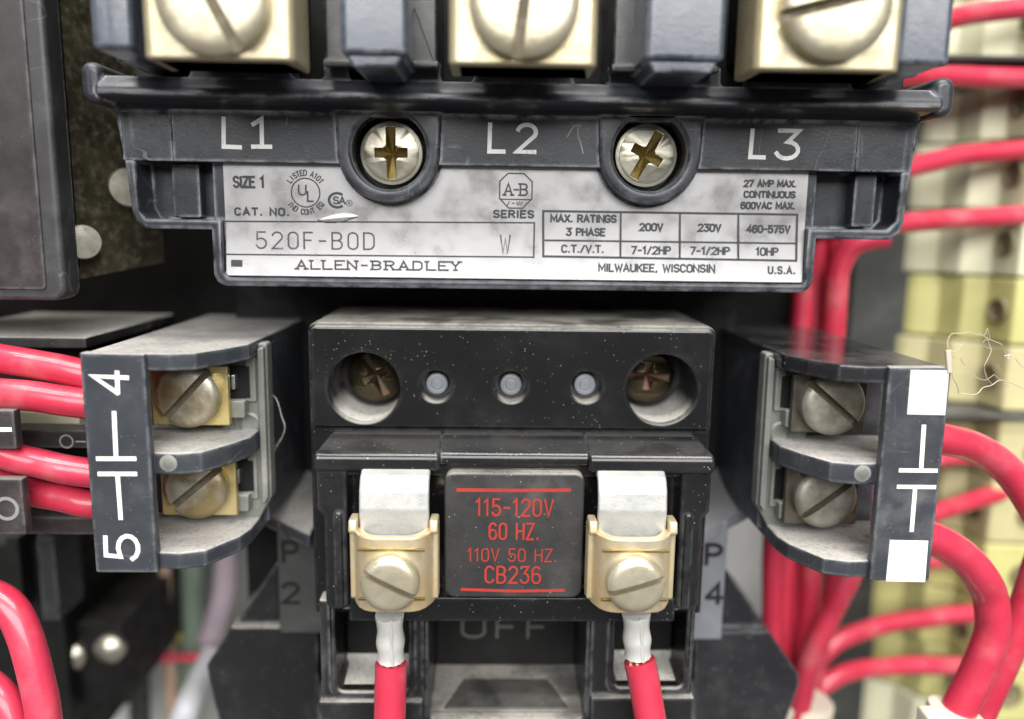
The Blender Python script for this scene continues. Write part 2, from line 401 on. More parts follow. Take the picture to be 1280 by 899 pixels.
# ------------------------------------------------------------------ stroke lettering
def arc(cx, cy, rx, ry, a0, a1, n=9):
    return [(cx + rx * math.cos(math.radians(a0 + (a1 - a0) * k / n)), cy + ry * math.sin(math.radians(a0 + (a1 - a0) * k / n))) for k in range(n + 1)]
W_ = .56
def oval(x0, x1, y0, y1, n=20):
    r = min((x1 - x0) / 2, (y1 - y0) / 2)
    return rounded([(x0, y0), (x1, y0), (x1, y1), (x0, y1)], r * .98, 5)
G = {
 'A': (.60, [[(0, 0), (.30, 1), (.60, 0)], [(.10, .33), (.50, .33)]]),
 'B': (.54, [[(0, 0), (0, 1)], [(0, 1), (.27, 1)] + arc(.27, .76, .24, .24, 90, -90) + [(0, .52)], [(0, 0), (.28, 0)] + arc(.28, .26, .26, .26, -90, 90) + [(.1, .52)]]),
 'C': (.54, [arc(.27, .72, .27, .28, 20, 180, 8) + arc(.27, .28, .27, .28, 180, 340, 8)]),
 'D': (.56, [[(0, 0), (0, 1), (.26, 1)] + arc(.26, .70, .30, .30, 90, 0, 5) + arc(.26, .30, .30, .30, 0, -90, 5) + [None]]),
 'E': (.48, [[(.48, 1), (0, 1), (0, 0), (.48, 0)], [(0, .52), (.40, .52)]]),
 'F': (.46, [[(.46, 1), (0, 1), (0, 0)], [(0, .52), (.38, .52)]]),
 'G': (.56, [arc(.28, .72, .28, .28, 20, 180, 8) + arc(.28, .28, .28, .28, 180, 360, 8) + [(.56, .45), (.30, .45)]]),
 'H': (.54, [[(0, 0), (0, 1)], [(.54, 0), (.54, 1)], [(0, .52), (.54, .52)]]),
 'I': (.10, [[(.05, 0), (.05, 1)]]),
 'K': (.54, [[(0, 0), (0, 1)], [(.54, 1), (.02, .42)], [(.2, .6), (.56, 0)]]),
 'L': (.46, [[(0, 1), (0, 0), (.46, 0)]]),
 'M': (.68, [[(0, 0), (0, 1), (.34, .25), (.68, 1), (.68, 0)]]),
 'N': (.56, [[(0, 0), (0, 1), (.56, 0), (.56, 1)]]),
 'O': (.56, [oval(0, .56, 0, 1) + [None]]),
 'P': (.52, [[(0, 0), (0, 1)], [(0, 1), (.26, 1)] + arc(.26, .74, .26, .26, 90, -90) + [(0, .48)]]),
 'Q': (.56, [oval(0, .56, 0, 1) + [None], [(.32, .22), (.6, -.06)]]),
 'R': (.54, [[(0, 0), (0, 1)], [(0, 1), (.27, 1)] + arc(.27, .75, .25, .25, 90, -90) + [(0, .5)], [(.25, .5), (.54, 0)]]),
 'S': (.52, [arc(.26, .75, .25, .25, 20, 270, 10) + arc(.26, .25, .26, .25, 90, -160, 10)]),
 'T': (.54, [[(0, 1), (.54, 1)], [(.27, 1), (.27, 0)]]),
 'U': (.54, [[(0, 1), (0, .27)] + arc(.27, .27, .27, .27, 180, 360, 10) + [(.54, 1)]]),
 'V': (.56, [[(0, 1), (.28, 0), (.56, 1)]]),
 'W': (.76, [[(0, 1), (.19, 0), (.38, .8), (.57, 0), (.76, 1)]]),
 'X': (.56, [[(0, 0), (.56, 1)], [(0, 1), (.56, 0)]]),
 'Y': (.56, [[(0, 1), (.28, .5), (.56, 1)], [(.28, .5), (.28, 0)]]),
 'Z': (.52, [[(0, 1), (.52, 1), (0, 0), (.52, 0)]]),
 '0': (.52, [oval(0, .52, 0, 1) + [None]]),
 '1': (.30, [[(.0, .80), (.20, 1), (.20, 0)]]),
 'i': (.52, [[(.02, .80), (.27, 1), (.27, 0)], [(.0, 0), (.52, 0)]]),
 '2': (.54, [arc(.27, .72, .27, .28, 165, -25, 10) + [(0, 0), (.54, 0)]]),
 '3': (.52, [[(0, 1), (.5, 1), (.24, .6)] + arc(.24, .30, .28, .30, 90, -160, 10)]),
 '4': (.56, [[(.42, 0), (.42, 1), (0, .30)], [(0, .30), (.56, .30)]]),
 '5': (.52, [[(.48, 1), (.05, 1), (.03, .55)] + arc(.24, .31, .28, .31, 120, -160, 10)]),
 '6': (.52, [arc(.26, .74, .26, .26, 30, 180, 6) + [(0, .30)], oval(0, .52, 0, .58) + [None]]),
 '7': (.52, [[(0, 1), (.52, 1), (.16, 0)]]),
 '8': (.52, [oval(.03, .49, .52, 1) + [None], oval(0, .52, 0, .52) + [None]]),
 '-': (.40, [[(.02, .48), (.38, .48)]]),
 '.': (.12, [[(.06, 0), (.06, .10)]]),
 ',': (.14, [[(.08, .1), (.08, 0), (.02, -.14)]]),
 '/': (.40, [[(0, -.02), (.40, 1.02)]]),
 ' ': (.30, []),
}
def ribbon(mb, pts, wd, Y, closed=False, cap=True):
    """flat stroke of width wd facing -Y at depth Y"""
    q = []
    for p in pts:
        if not q or (Vector(p) - Vector(q[-1])).length > 1e-4: q.append(p)
    if closed and (Vector(q[0]) - Vector(q[-1])).length < 1e-4: q.pop()
    n = len(q); L = []; R = []
    for i in range(n):
        p = Vector(q[i])
        a = Vector(q[i - 1]) if (i or closed) else None
        b = Vector(q[(i + 1) % n]) if (i < n - 1 or closed) else None
        d1 = (p - a).normalized() if a is not None else (b - p).normalized()
        d2 = (b - p).normalized() if b is not None else d1
        n1 = Vector((-d1.y, d1.x)); n2 = Vector((-d2.y, d2.x)); m_ = (n1 + n2)
        m_ = n1 if m_.length < 1e-6 else m_.normalized()
        k = wd / 2 / max(.42, m_.dot(n1))
        L.append(p + m_ * k); R.append(p - m_ * k)
        if not closed and i == 0 and cap:
            L[0] -= d1 * wd * .3; R[0] -= d1 * wd * .3
        if not closed and i == n - 1 and cap:
            L[-1] += d1 * wd * .3; R[-1] += d1 * wd * .3
    vs = [(v.x, Y, v.y) for v in L] + [(v.x, Y, v.y) for v in R]
    fs = []
    for i in range(n if closed else n - 1):
        k = (i + 1) % n
        fs.append((i, n + i, n + k, k))
    mb.add(vs, fs)
STEP = .012
def layout(s, gap): 
    x = 0; out = []
    for ch in s:
        wd, st = G[ch]; out.append((x, wd, st)); x += wd + gap
    return out, x - gap
def serifs(strokes):
    ends = []
    for st in strokes:
        pts = [p for p in st if p is not None]
        for p in (pts[0], pts[-1]):
            if (p[1] < .02 or p[1] > .98) and all(abs(p[0] - e[0]) > .05 or abs(p[1] - e[1]) > .05 for e in ends): ends.append(p)
    return [[(p[0] - .13, p[1]), (p[0] + .13, p[1])] for p in ends]
def text_strokes(s, gap=.2, serif=False):
    lay, tot = layout(s, gap); out = []
    for x, wd, st in lay:
        sts = list(st) + ([q for q in serifs(st)] if serif else [])
        for t in sts:
            closed = t[-1] is None
            out.append(([(x + p[0], p[1]) for p in t if p is not None], closed))
    return out, tot
def lettering(s, p0, p1, height, wd, Y, mat, parent, gap=.2, serif=False, rot=0, slant=0., name='lettering'):
    """text from point p0 to p1 (baseline, x/z mm), cap height mm, stroke width mm"""
    sts, tot = text_strokes(s, gap, serif)
    a = Vector(p0); b = Vector(p1); d = (b - a); Ln = d.length - wd; d.normalize(); up = Vector((-d.y, d.x))
    a = a + d * wd / 2 + up * wd / 2; h = height - wd
    mb = MB()
    for i, (pts, cl) in enumerate(sts):
        q = [tuple(a + d * (x / tot * Ln + slant * y * h) + up * (y * h)) for x, y in pts]
        ribbon(mb, q, wd, Y - STEP * (i % 4), cl)
    return mb.build(name, mat, parent)
def ptext(s, x0, x1, yb, yt, wd, Y, mat, parent, gap=.2, serif=False, yb1=None, slant=0.):
    """text placed by its photo box: baseline from (x0,yb) to (x1,yb1), cap top yt"""
    a = P(x0, yb, Y); b = P(x1, yb1 if yb1 is not None else yb + .0095 * (x1 - x0), Y)
    h = (Vector(P(x0, yt, Y)) - Vector(a)).length
    return lettering(s, a, b, h, wd, Y, mat, parent, gap, serif, slant=slant)
def curved(s, c, r, a_mid, spread, height, wd, Y, mat, parent, bottom=False):
    mb = MB(); n = len(s)
    for i, ch in enumerate(s):
        if ch == ' ': continue
        t = (i + .5) / n - .5
        ang = math.radians(a_mid + (t * spread if bottom else -t * spread))
        o = Vector((math.cos(ang), math.sin(ang)))
        up = -o if bottom else o
        dx = Vector((up.y, -up.x)); wdc, st = G[ch]
        base = Vector(c) + o * (r + (height if bottom else 0))
        for k, tt in enumerate(st):
            pts = [tuple(base + dx * ((p[0] - wdc / 2) * height * .95) + up * (p[1] * height)) for p in tt if p is not None]
            ribbon(mb, pts, wd, Y - STEP * (k % 3), tt[-1] is None)
    return mb.build('lettering', mat, parent)

# ------------------------------------------------------------------ screws
def rotp(pts, ang, c):
    ca, sa = math.cos(ang), math.sin(ang)
    return [(c[0] + x * ca - z * sa, c[1] + x * sa + z * ca) for x, z in pts]
def slotted_screw(parent, name, x, z, Y, r, h, ang, slot, mat, dome=None, recmat=None, slotdepth=None):
    """head whose front face lies at Y, slot direction ang from +x"""
    dome = dome if dome is not None else h * .6
    sd = slotdepth or h * .55
    mb = MB(); half = slot / 2; nu, nw = 18, 9
    def top(rho):                       # domed profile with a rolled edge
        t = min(1., rho / r)
        return Y + dome * (t ** 2 * .28 + .72 * max(0., (t - .78) / .22) ** 2)
    ca, sa = math.cos(ang), math.sin(ang)
    def pt(u, w_, y): return (x + u * ca - w_ * sa, y, z + u * sa + w_ * ca)
    for sg in (1, -1):
        vs = []; fs = []
        for j in range(nw + 1):
            w_ = half + (r * .999 - half) * math.sin(PI / 2 * j / nw)
            um = math.sqrt(max(1e-4, r * r - w_ * w_))
            for i in range(nu + 1):
                u = um * math.sin(PI / 2 * (-1 + 2 * i / nu))
                vs.append(pt(u, sg * w_, top(math.hypot(u, w_))))
        R_ = nu + 1
        for j in range(nw):
            for i in range(nu):
                fs.append((j * R_ + i, j * R_ + i + 1, (j + 1) * R_ + i + 1, (j + 1) * R_ + i))
        # slot wall, outer wall
        base = len(vs)
        for i in range(nu + 1):
            q = vs[i]; vs.append((q[0], Y + sd + .05, q[2]))
        for i in range(nu): fs.append((i, base + i, base + i + 1, i + 1))
        rim = [j * R_ for j in range(nw + 1)] + [nw * R_ + i for i in range(1, nu)] + [j * R_ + nu for j in range(nw, -1, -1)]
        b2 = len(vs)
        for k in rim: vs.append((vs[k][0], Y + h, vs[k][2]))
        for k in range(len(rim) - 1): fs.append((rim[k], rim[k + 1], b2 + k + 1, b2 + k))
        mb.add(vs, fs)
    mb.plate(circle(x, z, r * .995, 40), Y + sd + .1, Y + h, bevel=.02)
    o = mb.build(name, mat, parent, sharp=50)
    MB().plate(rotp(rect(-r * .985, r * .985, -half * .99, half * .99), ang, (x, z)), Y + sd, Y + sd + .2, bevel=0).build('slot_floor', 'slot_grime_shade', o)  # floor colour darkened for grime and for the shade deep in the slot
    return o
def cross_screw(parent, name, x, z, Y, r, h, ang, longa, shorta, arm, mat, recmat, bevel=.8, depth=1.4, dome=.5):
    a = arm / 2
    def cross(L, S):
        return rounded([(L, -a), (L, a), (a * 1.5, a), (a, a * 1.5), (a, S), (-a, S), (-a, a * 1.5), (-a * 1.5, a), (-L, a), (-L, -a), (-a * 1.5, -a), (-a, -a * 1.5), (-a, -S), (a, -S), (a, -a * 1.5), (a * 1.5, -a)], .1, 2)
    hole = rotp(cross(longa, shorta), ang, (x, z))
    mb = MB().plate(circle(x, z, r, 48), Y, Y + h, bevel=.05, holes=[hole], seg=2)
    mb.plate(circle(x, z, r, 48), Y + h * .98, Y + h + .8, bevel=0)
    # rounded rim
    mb.lathe([(r - .02, 0), (r + .12, .0), (r + .34, .35), (r + .42, .8), (r + .42, 1.2), (r - .02, 1.2)], (x, Y + 1.25 + .05, z), n=48, ring=True)
    for i, (vx, vy, vz) in enumerate(mb.v):
        if vy < Y + h * .9:
            k = min(1.1, math.hypot(vx - x, vz - z) / r); mb.v[i] = (vx, vy + dome * k * k, vz)
    o = mb.build(name, mat, parent, sharp=60)
    fl = MB(); ol = rotp(cross(longa * 1.02, shorta * 1.02), ang, (x, z))
    vs = [(x, Y + depth + .3, z)]
    for a_, b_ in ol:
        k = min(1., math.hypot(a_ - x, b_ - z) / r); vs.append((a_, Y + .45 + dome * k * k + .9 * (1 - k), b_))
    fl.add(vs, [(0, k + 1, (k + 1) % len(ol) + 1) for k in range(len(ol))])
    fl.build('drive_recess', recmat, o, sharp=12)
    return o

# ================================================================== SETTING: the painted mounting panel
mb = MB().box(-190, 190, 78, 81, -190, 120, bevel=.3)
o = mb.build('mounting_panel', 'panel_paint'); o['kind'] = 'structure'

# ================================================================== THE CONTACTOR
ct = thing('motor_contactor', 'large black contactor with cream terminal clamps, L1 L2 L3 marks and silver nameplate', 'contactor', (2.6, 30, -8))
# --- housing
BOSS = [P(485, 188, -2.5), P(814, 191, -2.5)]
sil = [(-45.2, 13.2), (-44.2, 6), (-43.8, 1), (-43.4, -.2), (-42.2, -1.0), (-34.4, -1.0), (-34.4, -6.4), (-34.0, -7.3), (-33.0, -7.8), (38.0, -7.8), (39.0, -7.3), (39.5, -6.4), (39.5, -1.1), (48.6, -1.1), (49.8, -.3), (50.2, 1), (50.4, 6), (51.2, 13.2)]
mb = MB()
wells = [circle(c[0], c[1], 4.5) for c in BOSS]
mb.plate(rounded([(-34.4, -7.8), (39.5, -7.8), (39.5, 13.0), (-34.4, 13.0)], [.9, .9, 0, 0]), .1, 24, bevel=.15, holes=wells)
mb.plate([(-43.6, -.8), (-34.6, -.8), (-34.6, 13), (-45, 13)], 3.2, 22, bevel=.1)
mb.plate([(39.6, -.8), (49.8, -.8), (51, 13), (39.6, 13)], 3.2, 22, bevel=.1)
# floor of the screw wells
mb.plate(rect(-34, 39, 2, 13), 5.5, 23, bevel=0)
# raised rim round the silhouette, open at the strip
inner = [(-43.2, 12.6), (-42.9, 1.2), (-42.2, .2), (-33.2, .2), (-33.2, -6.0), (-32.6, -6.75), (38.2, -6.75), (38.4, -6.0), (38.4, .1), (48.2, .1), (49.2, 1.2), (49.5, 12.6)]
mb.plate(sil + inner[::-1], -1.25, 23, bevel=.35, seg=3)
# strip that carries the phase marks, ends slightly lower
strip_holes = wells
so = [(43.4, 7.0), (43.4, 13.4), (-38.4, 13.4), (-38.4, 7.0)]
for c in BOSS:
    a_ = math.asin((7.0 - c[1]) / 4.5)
    so += [(c[0] + 4.5 * math.cos(t), c[1] + 4.5 * math.sin(t)) for t in [(PI - a_) + (2 * a_ - PI) * k / 28 for k in range(29)]]
mb.plate(so, -1.5, .4, bevel=.12)
mb.plate(rrect(-44.4, -38.5, 7.0, 13.4, .15), -1.32, 3.0, bevel=.15)
mb.plate(rrect(43.5, 50.4, 7.0, 13.4, .15), -1.32, 3.0, bevel=.15)
# U-shaped bosses
for c, wl in zip(BOSS, wells):
    u = [(c[0] + 6.1 * math.cos(t), c[1] + 6.1 * math.sin(t)) for t in [PI + PI * k / 24 for k in range(25)]] + [(c[0] + 6.3, 13.5), (c[0] - 6.3, 13.5)]
    mb.plate(u, -2.3, .6, bevel=.5, holes=[wl], seg=4)
# rail: profile swept along x
prof = [(-1.2, 12.5), (-1.7, 12.95), (-2.6, 13.05), (-3.2, 13.3), (-5.4, 13.35), (-6.3, 13.5), (-6.8, 13.85), (-6.85, 14.3), (-6.55, 14.9), (-6.0, 15.45), (-5.6, 15.9), (6, 16.0), (6, 12.5)]
mb.plate(prof, -44.7, 50.7, axis='X', bevel=.5, back=True)
# ears at both ends
for sx, x0, x1 in ((-1, -46.4, -43.9), (1, 49.6, 52.2)):
    mb.plate(rrect(x0, x1, 12.9, 17.3, 1.2), -6.4, 6, bevel=.9, seg=4)
hs = mb.build('housing', 'grey_black_housing', ct)
# tab wall with notches above the rail
def tx(px): return P(px, 100, -5.6)[0]
top = 17.35; low = 15.85
edges = [(238, 365, 18.7), (405, 437, 18.0), (510, 551, 18.0), (592, 717, 18.7), (760, 800, 18.0), (865, 901, 18.0), (940, 1065, 18.7)]
mb = MB()
for a, b, t in edges:
    xa, xb = tx(a), tx(b)
    mb.plate(rounded([(xa - .5, 15.6), (xb + .5, 15.6), (xb, 16.3), (xb, t), (xa, t), (xa, 16.3)], [.0, .0, .3, .35, .35, .3]), -5.7, -2.2, bevel=.22)
mb.box(-44.5, 50.5, -2.3, 6, 14, 16.3, bevel=.2)
mb.build('tab_wall', 'grey_black_housing', ct)
# wing blocks inside the side recesses
MB().box(-39.8, -36.4, 1.2, 3.4, .4, 6.9, bevel=.25).build('wing_block', 'grey_black_housing', ct)
MB().box(44.6, 47.4, .9, 3.4, .4, 6.8, bevel=.25).build('wing_block', 'grey_black_housing', ct)
# deep dark wall behind the terminals
mb = MB().box(-44, 50.2, 2, 24, 15.5, 48, bevel=.3)
mb.build('terminal_deck', 'matte_dark', ct)
# barriers between the poles
def barrier(x0, x1, bx0, bx1, yf=-16.0, yb=-8.5, tip=True):
    mb = MB()
    plan = rounded([(x0, 3), (x0, yf + .4), (x0 + .5, yf), (x1 - .5, yf), (x1, yf + .4), (x1, 3)], [0, .9, .9, .9, .9, 0], 4)
    def taper(x, y, z):
        return (x, y, z)
    mb.plate(plan, 16.7, 48, axis='Z', bevel=.5)
    if tip:
        mb.plate(rounded([(x0 + 1.2, 15.6), (x1 - 1.2, 15.6), (x1 - .3, 16.9), (x0 + .3, 16.9)], .3), yf + .8, -3, bevel=.3)
    fin = mb.build('barrier', 'barrier_plastic', ct); mb = MB()
    mb.plate(rrect(bx0, bx1, 16.9, 48, .3), yb, 3, bevel=.4)
    mb.box(bx0 - .1, bx1 + .1, yb - .35, yb + 1, 25.2, 25.9, bevel=.2)
    mb.box(bx0 - .1, bx1 + .1, yb - .35, yb + 1, 16.8, 17.5, bevel=.2)
    mb.build('barrier_root', 'frame_black', fin); return fin  # darker material than the fin: the unlit root's shade is in its colour
barrier(-15.7, -9.0, -18.8, -6.5)
barrier(14.8, 22.9, 12.6, 24.2)
barrier(-40.2, -36.2, -41, -35.2, tip=False)
barrier(40.6, 45.9, 39.4, 46.2, tip=False)
# line terminal clamps
for cx, ang, zc in ((-27.1, -62, 20.9), (2.5, -97, 21.2), (32.6, 14, 21.5)):
    mb = MB()
    hw = 7.3
    plan = rounded([(cx - hw, -11), (cx - hw, -18), (cx + hw, -18), (cx + hw, -11), (cx + hw - 1.3, -11), (cx + hw - 1.3, -16.6), (cx - hw + 1.3, -16.6), (cx - hw + 1.3, -11)], [.3, 1.0, 1.0, .3, .3, .3, .3, .3], 4)
    mb.plate(plan, 15.5, 29, axis='Z', bevel=.3, back=True)
    cl = mb.build('terminal_clamp', 'cream_zinc', ct)
    # washer seat and screw
    slotted_screw(cl, 'clamp_screw', cx, zc, -20.2, 5.3, 2.4, math.radians(ang), 1.15, 'pale_screw', dome=.75, slotdepth=1.6)
    MB().box(cx - 4.8, cx + 4.8, -15.5, -8.5, 18.8, 28, bevel=.3).build('contact_bar', 'tinned', cl)
    MB().box(cx - 4.6, cx + 4.6, -13, 2.5, 19.2, 28, bevel=.3).build('post', 'matte_dark', cl)
# the two cover screws of the contactor
for c, ang in zip(BOSS, (91, 62)):
    cross_screw(ct, 'cover_screw', c[0], c[1] - .05, .0, 3.35, 2.4, math.radians(ang), 3.1, 2.0, 1.15, 'bright_screw', 'recess_brass', depth=1.9)

# --- nameplate
YN = -.12
def notch(c, r, s):
    return [(c[0] + r * math.cos(t), c[1] + r * math.sin(t)) for t in [s[0] + (s[1] - s[0]) * k / 16 for k in range(17)]]
zt = 7.15
pts = [(-33.05, -6.55), (38.35, -6.55), (38.35, zt)]
for c in (BOSS[1], BOSS[0]):
    a = math.asin((zt - c[1]) / 6.35)
    pts += notch(c, 6.35, (a + 2 * PI if False else a, -PI - a))
pts += [(-33.05, zt)]
npl = MB().plate(pts, YN, .2, bevel=.03, seg=1).build('nameplate', 'nameplate_foil', ct)
YT = YN - .01
def NTX(s, x0, x1, yb, yt, wd=.26, gap=.2, mat='dark_print', **k): return ptext(s, x0, x1, yb, yt, wd, YT, mat, npl, gap, **k)
NTX('SIZE 1', 291, 331.5, 235.5, 219.5, .30)
NTX('CAT. NO.', 293, 362, 270, 259, .24, .30)
NTX('520F-B0D', 320.5, 469, 311.5, 289, .21, .34, 'thin_print')
NTX('W', 624.5, 638.5, 317, 293, .21, .2, 'thin_print')
NTX('ALLEN-BRADLEY', 371, 576, 337, 324.5, .22, .32, serif=True)
NTX('SERIES', 616, 668, 273, 262, .25, .26)
NTX('MAX. RATINGS', 687.5, 771, 278.5, 267.5, .25)
NTX('3 PHASE', 707, 757, 295.5, 284.5, .25)
NTX('200V', 798.5, 829, 289.5, 278.5, .25)
NTX('230V', 871.5, 901.5, 290.3, 279.3, .25)
NTX('460-575V', 932, 988, 291.8, 280.8, .25)
NTX('C.T./V.T.', 701, 755, 316.5, 305.5, .235)
NTX('7-1/2HP', 788, 838.5, 318.5, 307.2, .235)
NTX('7-1/2HP', 861.5, 912, 319, 308, .235)
NTX('10HP', 943.5, 972.5, 320.2, 309, .235)
NTX('MILWAUKEE, WISCONSIN', 747, 893, 340, 328.8, .235)
NTX('U.S.A.', 958, 993, 343, 332.2, .24, .28)
NTX('27 AMP MAX.', 929, 995.5, 234.5, 224.5, .245)
NTX('CONTINUOUS', 929, 994.5, 248, 238.2, .245)
NTX('600VAC MAX.', 925, 994, 262, 252, .245)
def pline(pxs, wd, mat='dark_print', closed=False, lift=0, name='printed_line', parent=npl, Y=None):
    mb = MB(); ribbon(mb, [P(a, b, (YT if Y is None else Y)) for a, b in pxs], wd, (YT if Y is None else Y) - lift, closed)
    return mb.build(name, mat, parent)
pline([(282, 276.8), (668, 278.6), (667, 321.5), (283, 318)], .20)
tbx = [679, 776, 850, 923, 996]
pline([(679, 264), (996.5, 268.5), (994.5, 326), (679, 320.5)], .28, closed=True)
pline([(679, 300.5), (995.5, 304.5)], .24, lift=.01)
for xx in (776, 850, 923):
    dy = (xx - 679) * .0145
    pline([(xx, 264 + dy), (xx - .8, 321 + dy * 1.1)], .24, lift=.02)
pline([(292.5, 329), (301.5, 329.2)], .85, lift=0)
# certification mark: ring with two letters and curved words
cU = P(382, 241, YT)
mb = MB(); ribbon(mb, circle(cU[0], cU[1], 1.72, 36), .17, YT, True); mb.build('ring_mark', 'dark_print', npl)
lettering('U', (cU[0] - .95, cU[1] - .35), (cU[0] + .12, cU[1] - .38), 1.35, .20, YT - .02, 'dark_print', npl)
lettering('L', (cU[0] + .12, cU[1] - 1.1), (cU[0] + 1.0, cU[1] - 1.12), 1.35, .20, YT - .04, 'dark_print', npl)
curved('LISTED A101', cU, 2.05, 90, 118, .62, .15, YT, 'dark_print', npl)
curved('IND CONT EQ', cU, 2.0, -90, 118, .62, .15, YT, 'dark_print', npl, bottom=True)
# round c-shaped mark
cC = P(421.5, 250.5, YT)
mb = MB(); ribbon(mb, [(cC[0] + x, cC[1] + z) for x, z in arc(0, 0, 1.0, .85, 55, 305, 20)], .32, YT); mb.build('ring_mark', 'dark_print', npl)
lettering('SA', (cC[0] - .55, cC[1] - .5), (cC[0] + 1.05, cC[1] - .52), 1.0, .2, YT - .02, 'dark_print', npl, gap=.12)
cR = P(436.5, 254, YT)
mb = MB(); ribbon(mb, circle(cR[0], cR[1], .36, 16), .09, YT, True); mb.build('ring_mark', 'dark_print', npl)
lettering('R', (cR[0] - .16, cR[1] - .19), (cR[0] + .17, cR[1] - .19), .38, .08, YT - .02, 'dark_print', npl)
# octagon emblem
cA = P(644.8, 238.5, YT)
oc = [(-.98, 2.05), (.98, 2.05), (1.98, 1.1), (1.98, -.95), (.85, -2.1), (-.85, -2.1), (-1.98, -.95), (-1.98, 1.1)]
mb = MB(); ribbon(mb, [(cA[0] + x, cA[1] + z) for x, z in oc], .17, YT, True)
ribbon(mb, [(cA[0] - 1.9, cA[1] - 1.05), (cA[0] + 1.9, cA[1] - 1.05)], .15, YT - .02)
for k, (u0, v0, u1, v1) in enumerate(((-.8, -1.3, -1.0, -1.75), (-.45, -1.5, -.15, -1.5), (.15, -1.3, .2, -1.75), (.5, -1.3, .35, -1.7), (.8, -1.3, .6, -1.7))):
    ribbon(mb, [(cA[0] + u0, cA[1] + v0), (cA[0] + u1, cA[1] + v1)], .12, YT - .02 - .01 * (k % 2))
mb.build('octagon_emblem', 'dark_print', npl)
lettering('A-B', (cA[0] - 1.5, cA[1] - .62), (cA[0] + 1.5, cA[1] - .64), 1.55, .21, YT - .03, 'dark_print', npl, gap=.12, serif=True)
# gouge in the foil: a peeled lip with the dark cut under it
mb = MB()
gx, gz = P(423, 271, 0)
N = 14; vs = []; fs = []
for i in range(N + 1):
    t = i / N; x = gx - 2.35 + 4.9 * t; zz = gz - .45 + .55 * t
    wv = math.sin(PI * min(1, t * 1.02)) ** .7
    for j, (yo, zo) in enumerate(((0.0, .62), (-.28, .35), (-.36, .05), (-.12, -.18))):
        vs.append((x, YN - .015 + yo * wv, zz + zo * wv * (.75 + .25 * t)))
for i in range(N):
    for j in range(3):
        a = i * 4 + j; fs.append((a, a + 1, a + 5, a + 4))
mb.add(vs, fs); mb.build('peeled_scratch', 'white_sticker', npl)
mb = MB(); ribbon(mb, [(gx - 2.45, gz - .45), (gx - 1.6, gz - .72), (gx - .4, gz - .72), (gx + 1.0, gz - .42), (gx + 2.3, gz + .0)], .14, YN - .02); mb.build('scratch_cut', 'black_print', npl)

def bow(o):
    for v in o.data.vertices:
        zz_ = v.co.z / MM + ORI[o.name].z
        if zz_ < 1.2: v.co.y -= .0085 * (1.2 - zz_) ** 2 * MM
bm = bmesh.new(); bm.from_mesh(npl.data)
for k in range(10):
    zc = (1.2 - .78 * k - ORI[npl.name].z) * MM
    bmesh.ops.bisect_plane(bm, geom=bm.verts[:] + bm.edges[:] + bm.faces[:], plane_co=(0, 0, zc), plane_no=(0, 0, 1))
bm.to_mesh(npl.data); bm.free()
for o in [npl] + list(npl.children): bow(o)
npl.data.set_sharp_from_angle(angle=math.radians(40))

# phase marks on the strip
for L_, D_ in ((('L', 277, 303.5, 186, 187, 144.5), ('i', 313, 341.5, 186, 186.3, 146)), (('L', 609, 633, 192, 192.4, 152), ('2', 643.5, 671.5, 192.3, 192.8, 153)), (('L', 935, 958, 199, 199.6, 159.5), ('3', 968, 999, 200.5, 201.3, 160.5))):
    for ch, x0, x1, b0, b1, t in (L_, D_):
        a = P(x0, b0, -1.53); b = P(x1, b1, -1.53)
        h = Vector(P(x0, t, -1.53)) - Vector(a)
        lettering(ch, a, b, h.length, .50, -1.53, 'white_print', ct, slant=.02, name='phase_letter')
# scuffed arrow scratch
mb = MB()
ribbon(mb, [P(a, b, -1.55) for a, b in ((723, 158), (722, 168), (726, 180), (729, 192))], .16, -1.55)
ribbon(mb, [P(a, b, -1.55) for a, b in ((709, 171), (717, 158), (727, 157))], .2, -1.56)
mb.build('scratch_mark', 'grey_print', ct)

# ================================================================== THE COIL
coil = thing('magnet_coil', 'glossy black coil cover with red voltage lettering between two wired clamps', 'coil', (2.3, 10, -48))
SCL = [P(455, 485, -3), P(828, 487, -3)]
PINS = [P(545, 483, -3), P(639, 484, -3), P(733, 484, -3)]
mb = MB()
mb.plate(rounded([(-22.95, -50), (27.45, -50), (27.45, -11.95), (-22.95, -11.95)], [.3, .3, 1.3, 1.3], 6), -2.5, 21, bevel=.5, holes=[circle(c[0], c[1], 4.6) for c in SCL] + [circle(c[0], c[1], 2.0, 24) for c in PINS] + [rrect(-20, -10.5, -49, -47.0, .1), rrect(14, 25, -49, -47.0, .1)], seg=4)
mb.plate(rounded([(-22.55, -25.2), (27.05, -25.2), (27.05, -12.35), (-22.55, -12.35)], [.2, .2, 1.0, 1.0], 6), -3.0, -2.2, bevel=.35, holes=[circle(c[0], c[1], 4.4, 48) for c in SCL] + [circle(c[0], c[1], 1.95, 28) for c in PINS], seg=4)
mb.build('cover', 'gloss_black', coil)
for c in SCL:       # dusty bottoms of the screw wells
    mb = MB()
    n = 40; vs = []; fs = []
    for yy in (-1.6, 7.6):
        for k in range(n): vs.append((c[0] + 4.57 * math.cos(2 * PI * k / n), yy, c[1] + 4.57 * math.sin(2 * PI * k / n)))
    for yy in (-1.6, 7.6):
        for k in range(n): vs.append((c[0] + 5.0 * math.cos(2 * PI * k / n), yy, c[1] + 5.0 * math.sin(2 * PI * k / n)))
    for k in range(n):
        m_ = (k + 1) % n
        fs += [(k, m_, n + m_, n + k), (2 * n + k, 3 * n + k, 3 * n + m_, 2 * n + m_), (k, 2 * n + k, 2 * n + m_, m_), (n + k, n + m_, 3 * n + m_, 3 * n + k)]
    mb.add(vs, fs)
    mb.plate(circle(c[0], c[1], 4.8), 7.5, 9, bevel=0)
    mb.build('screw_well', 'well_dust', coil)
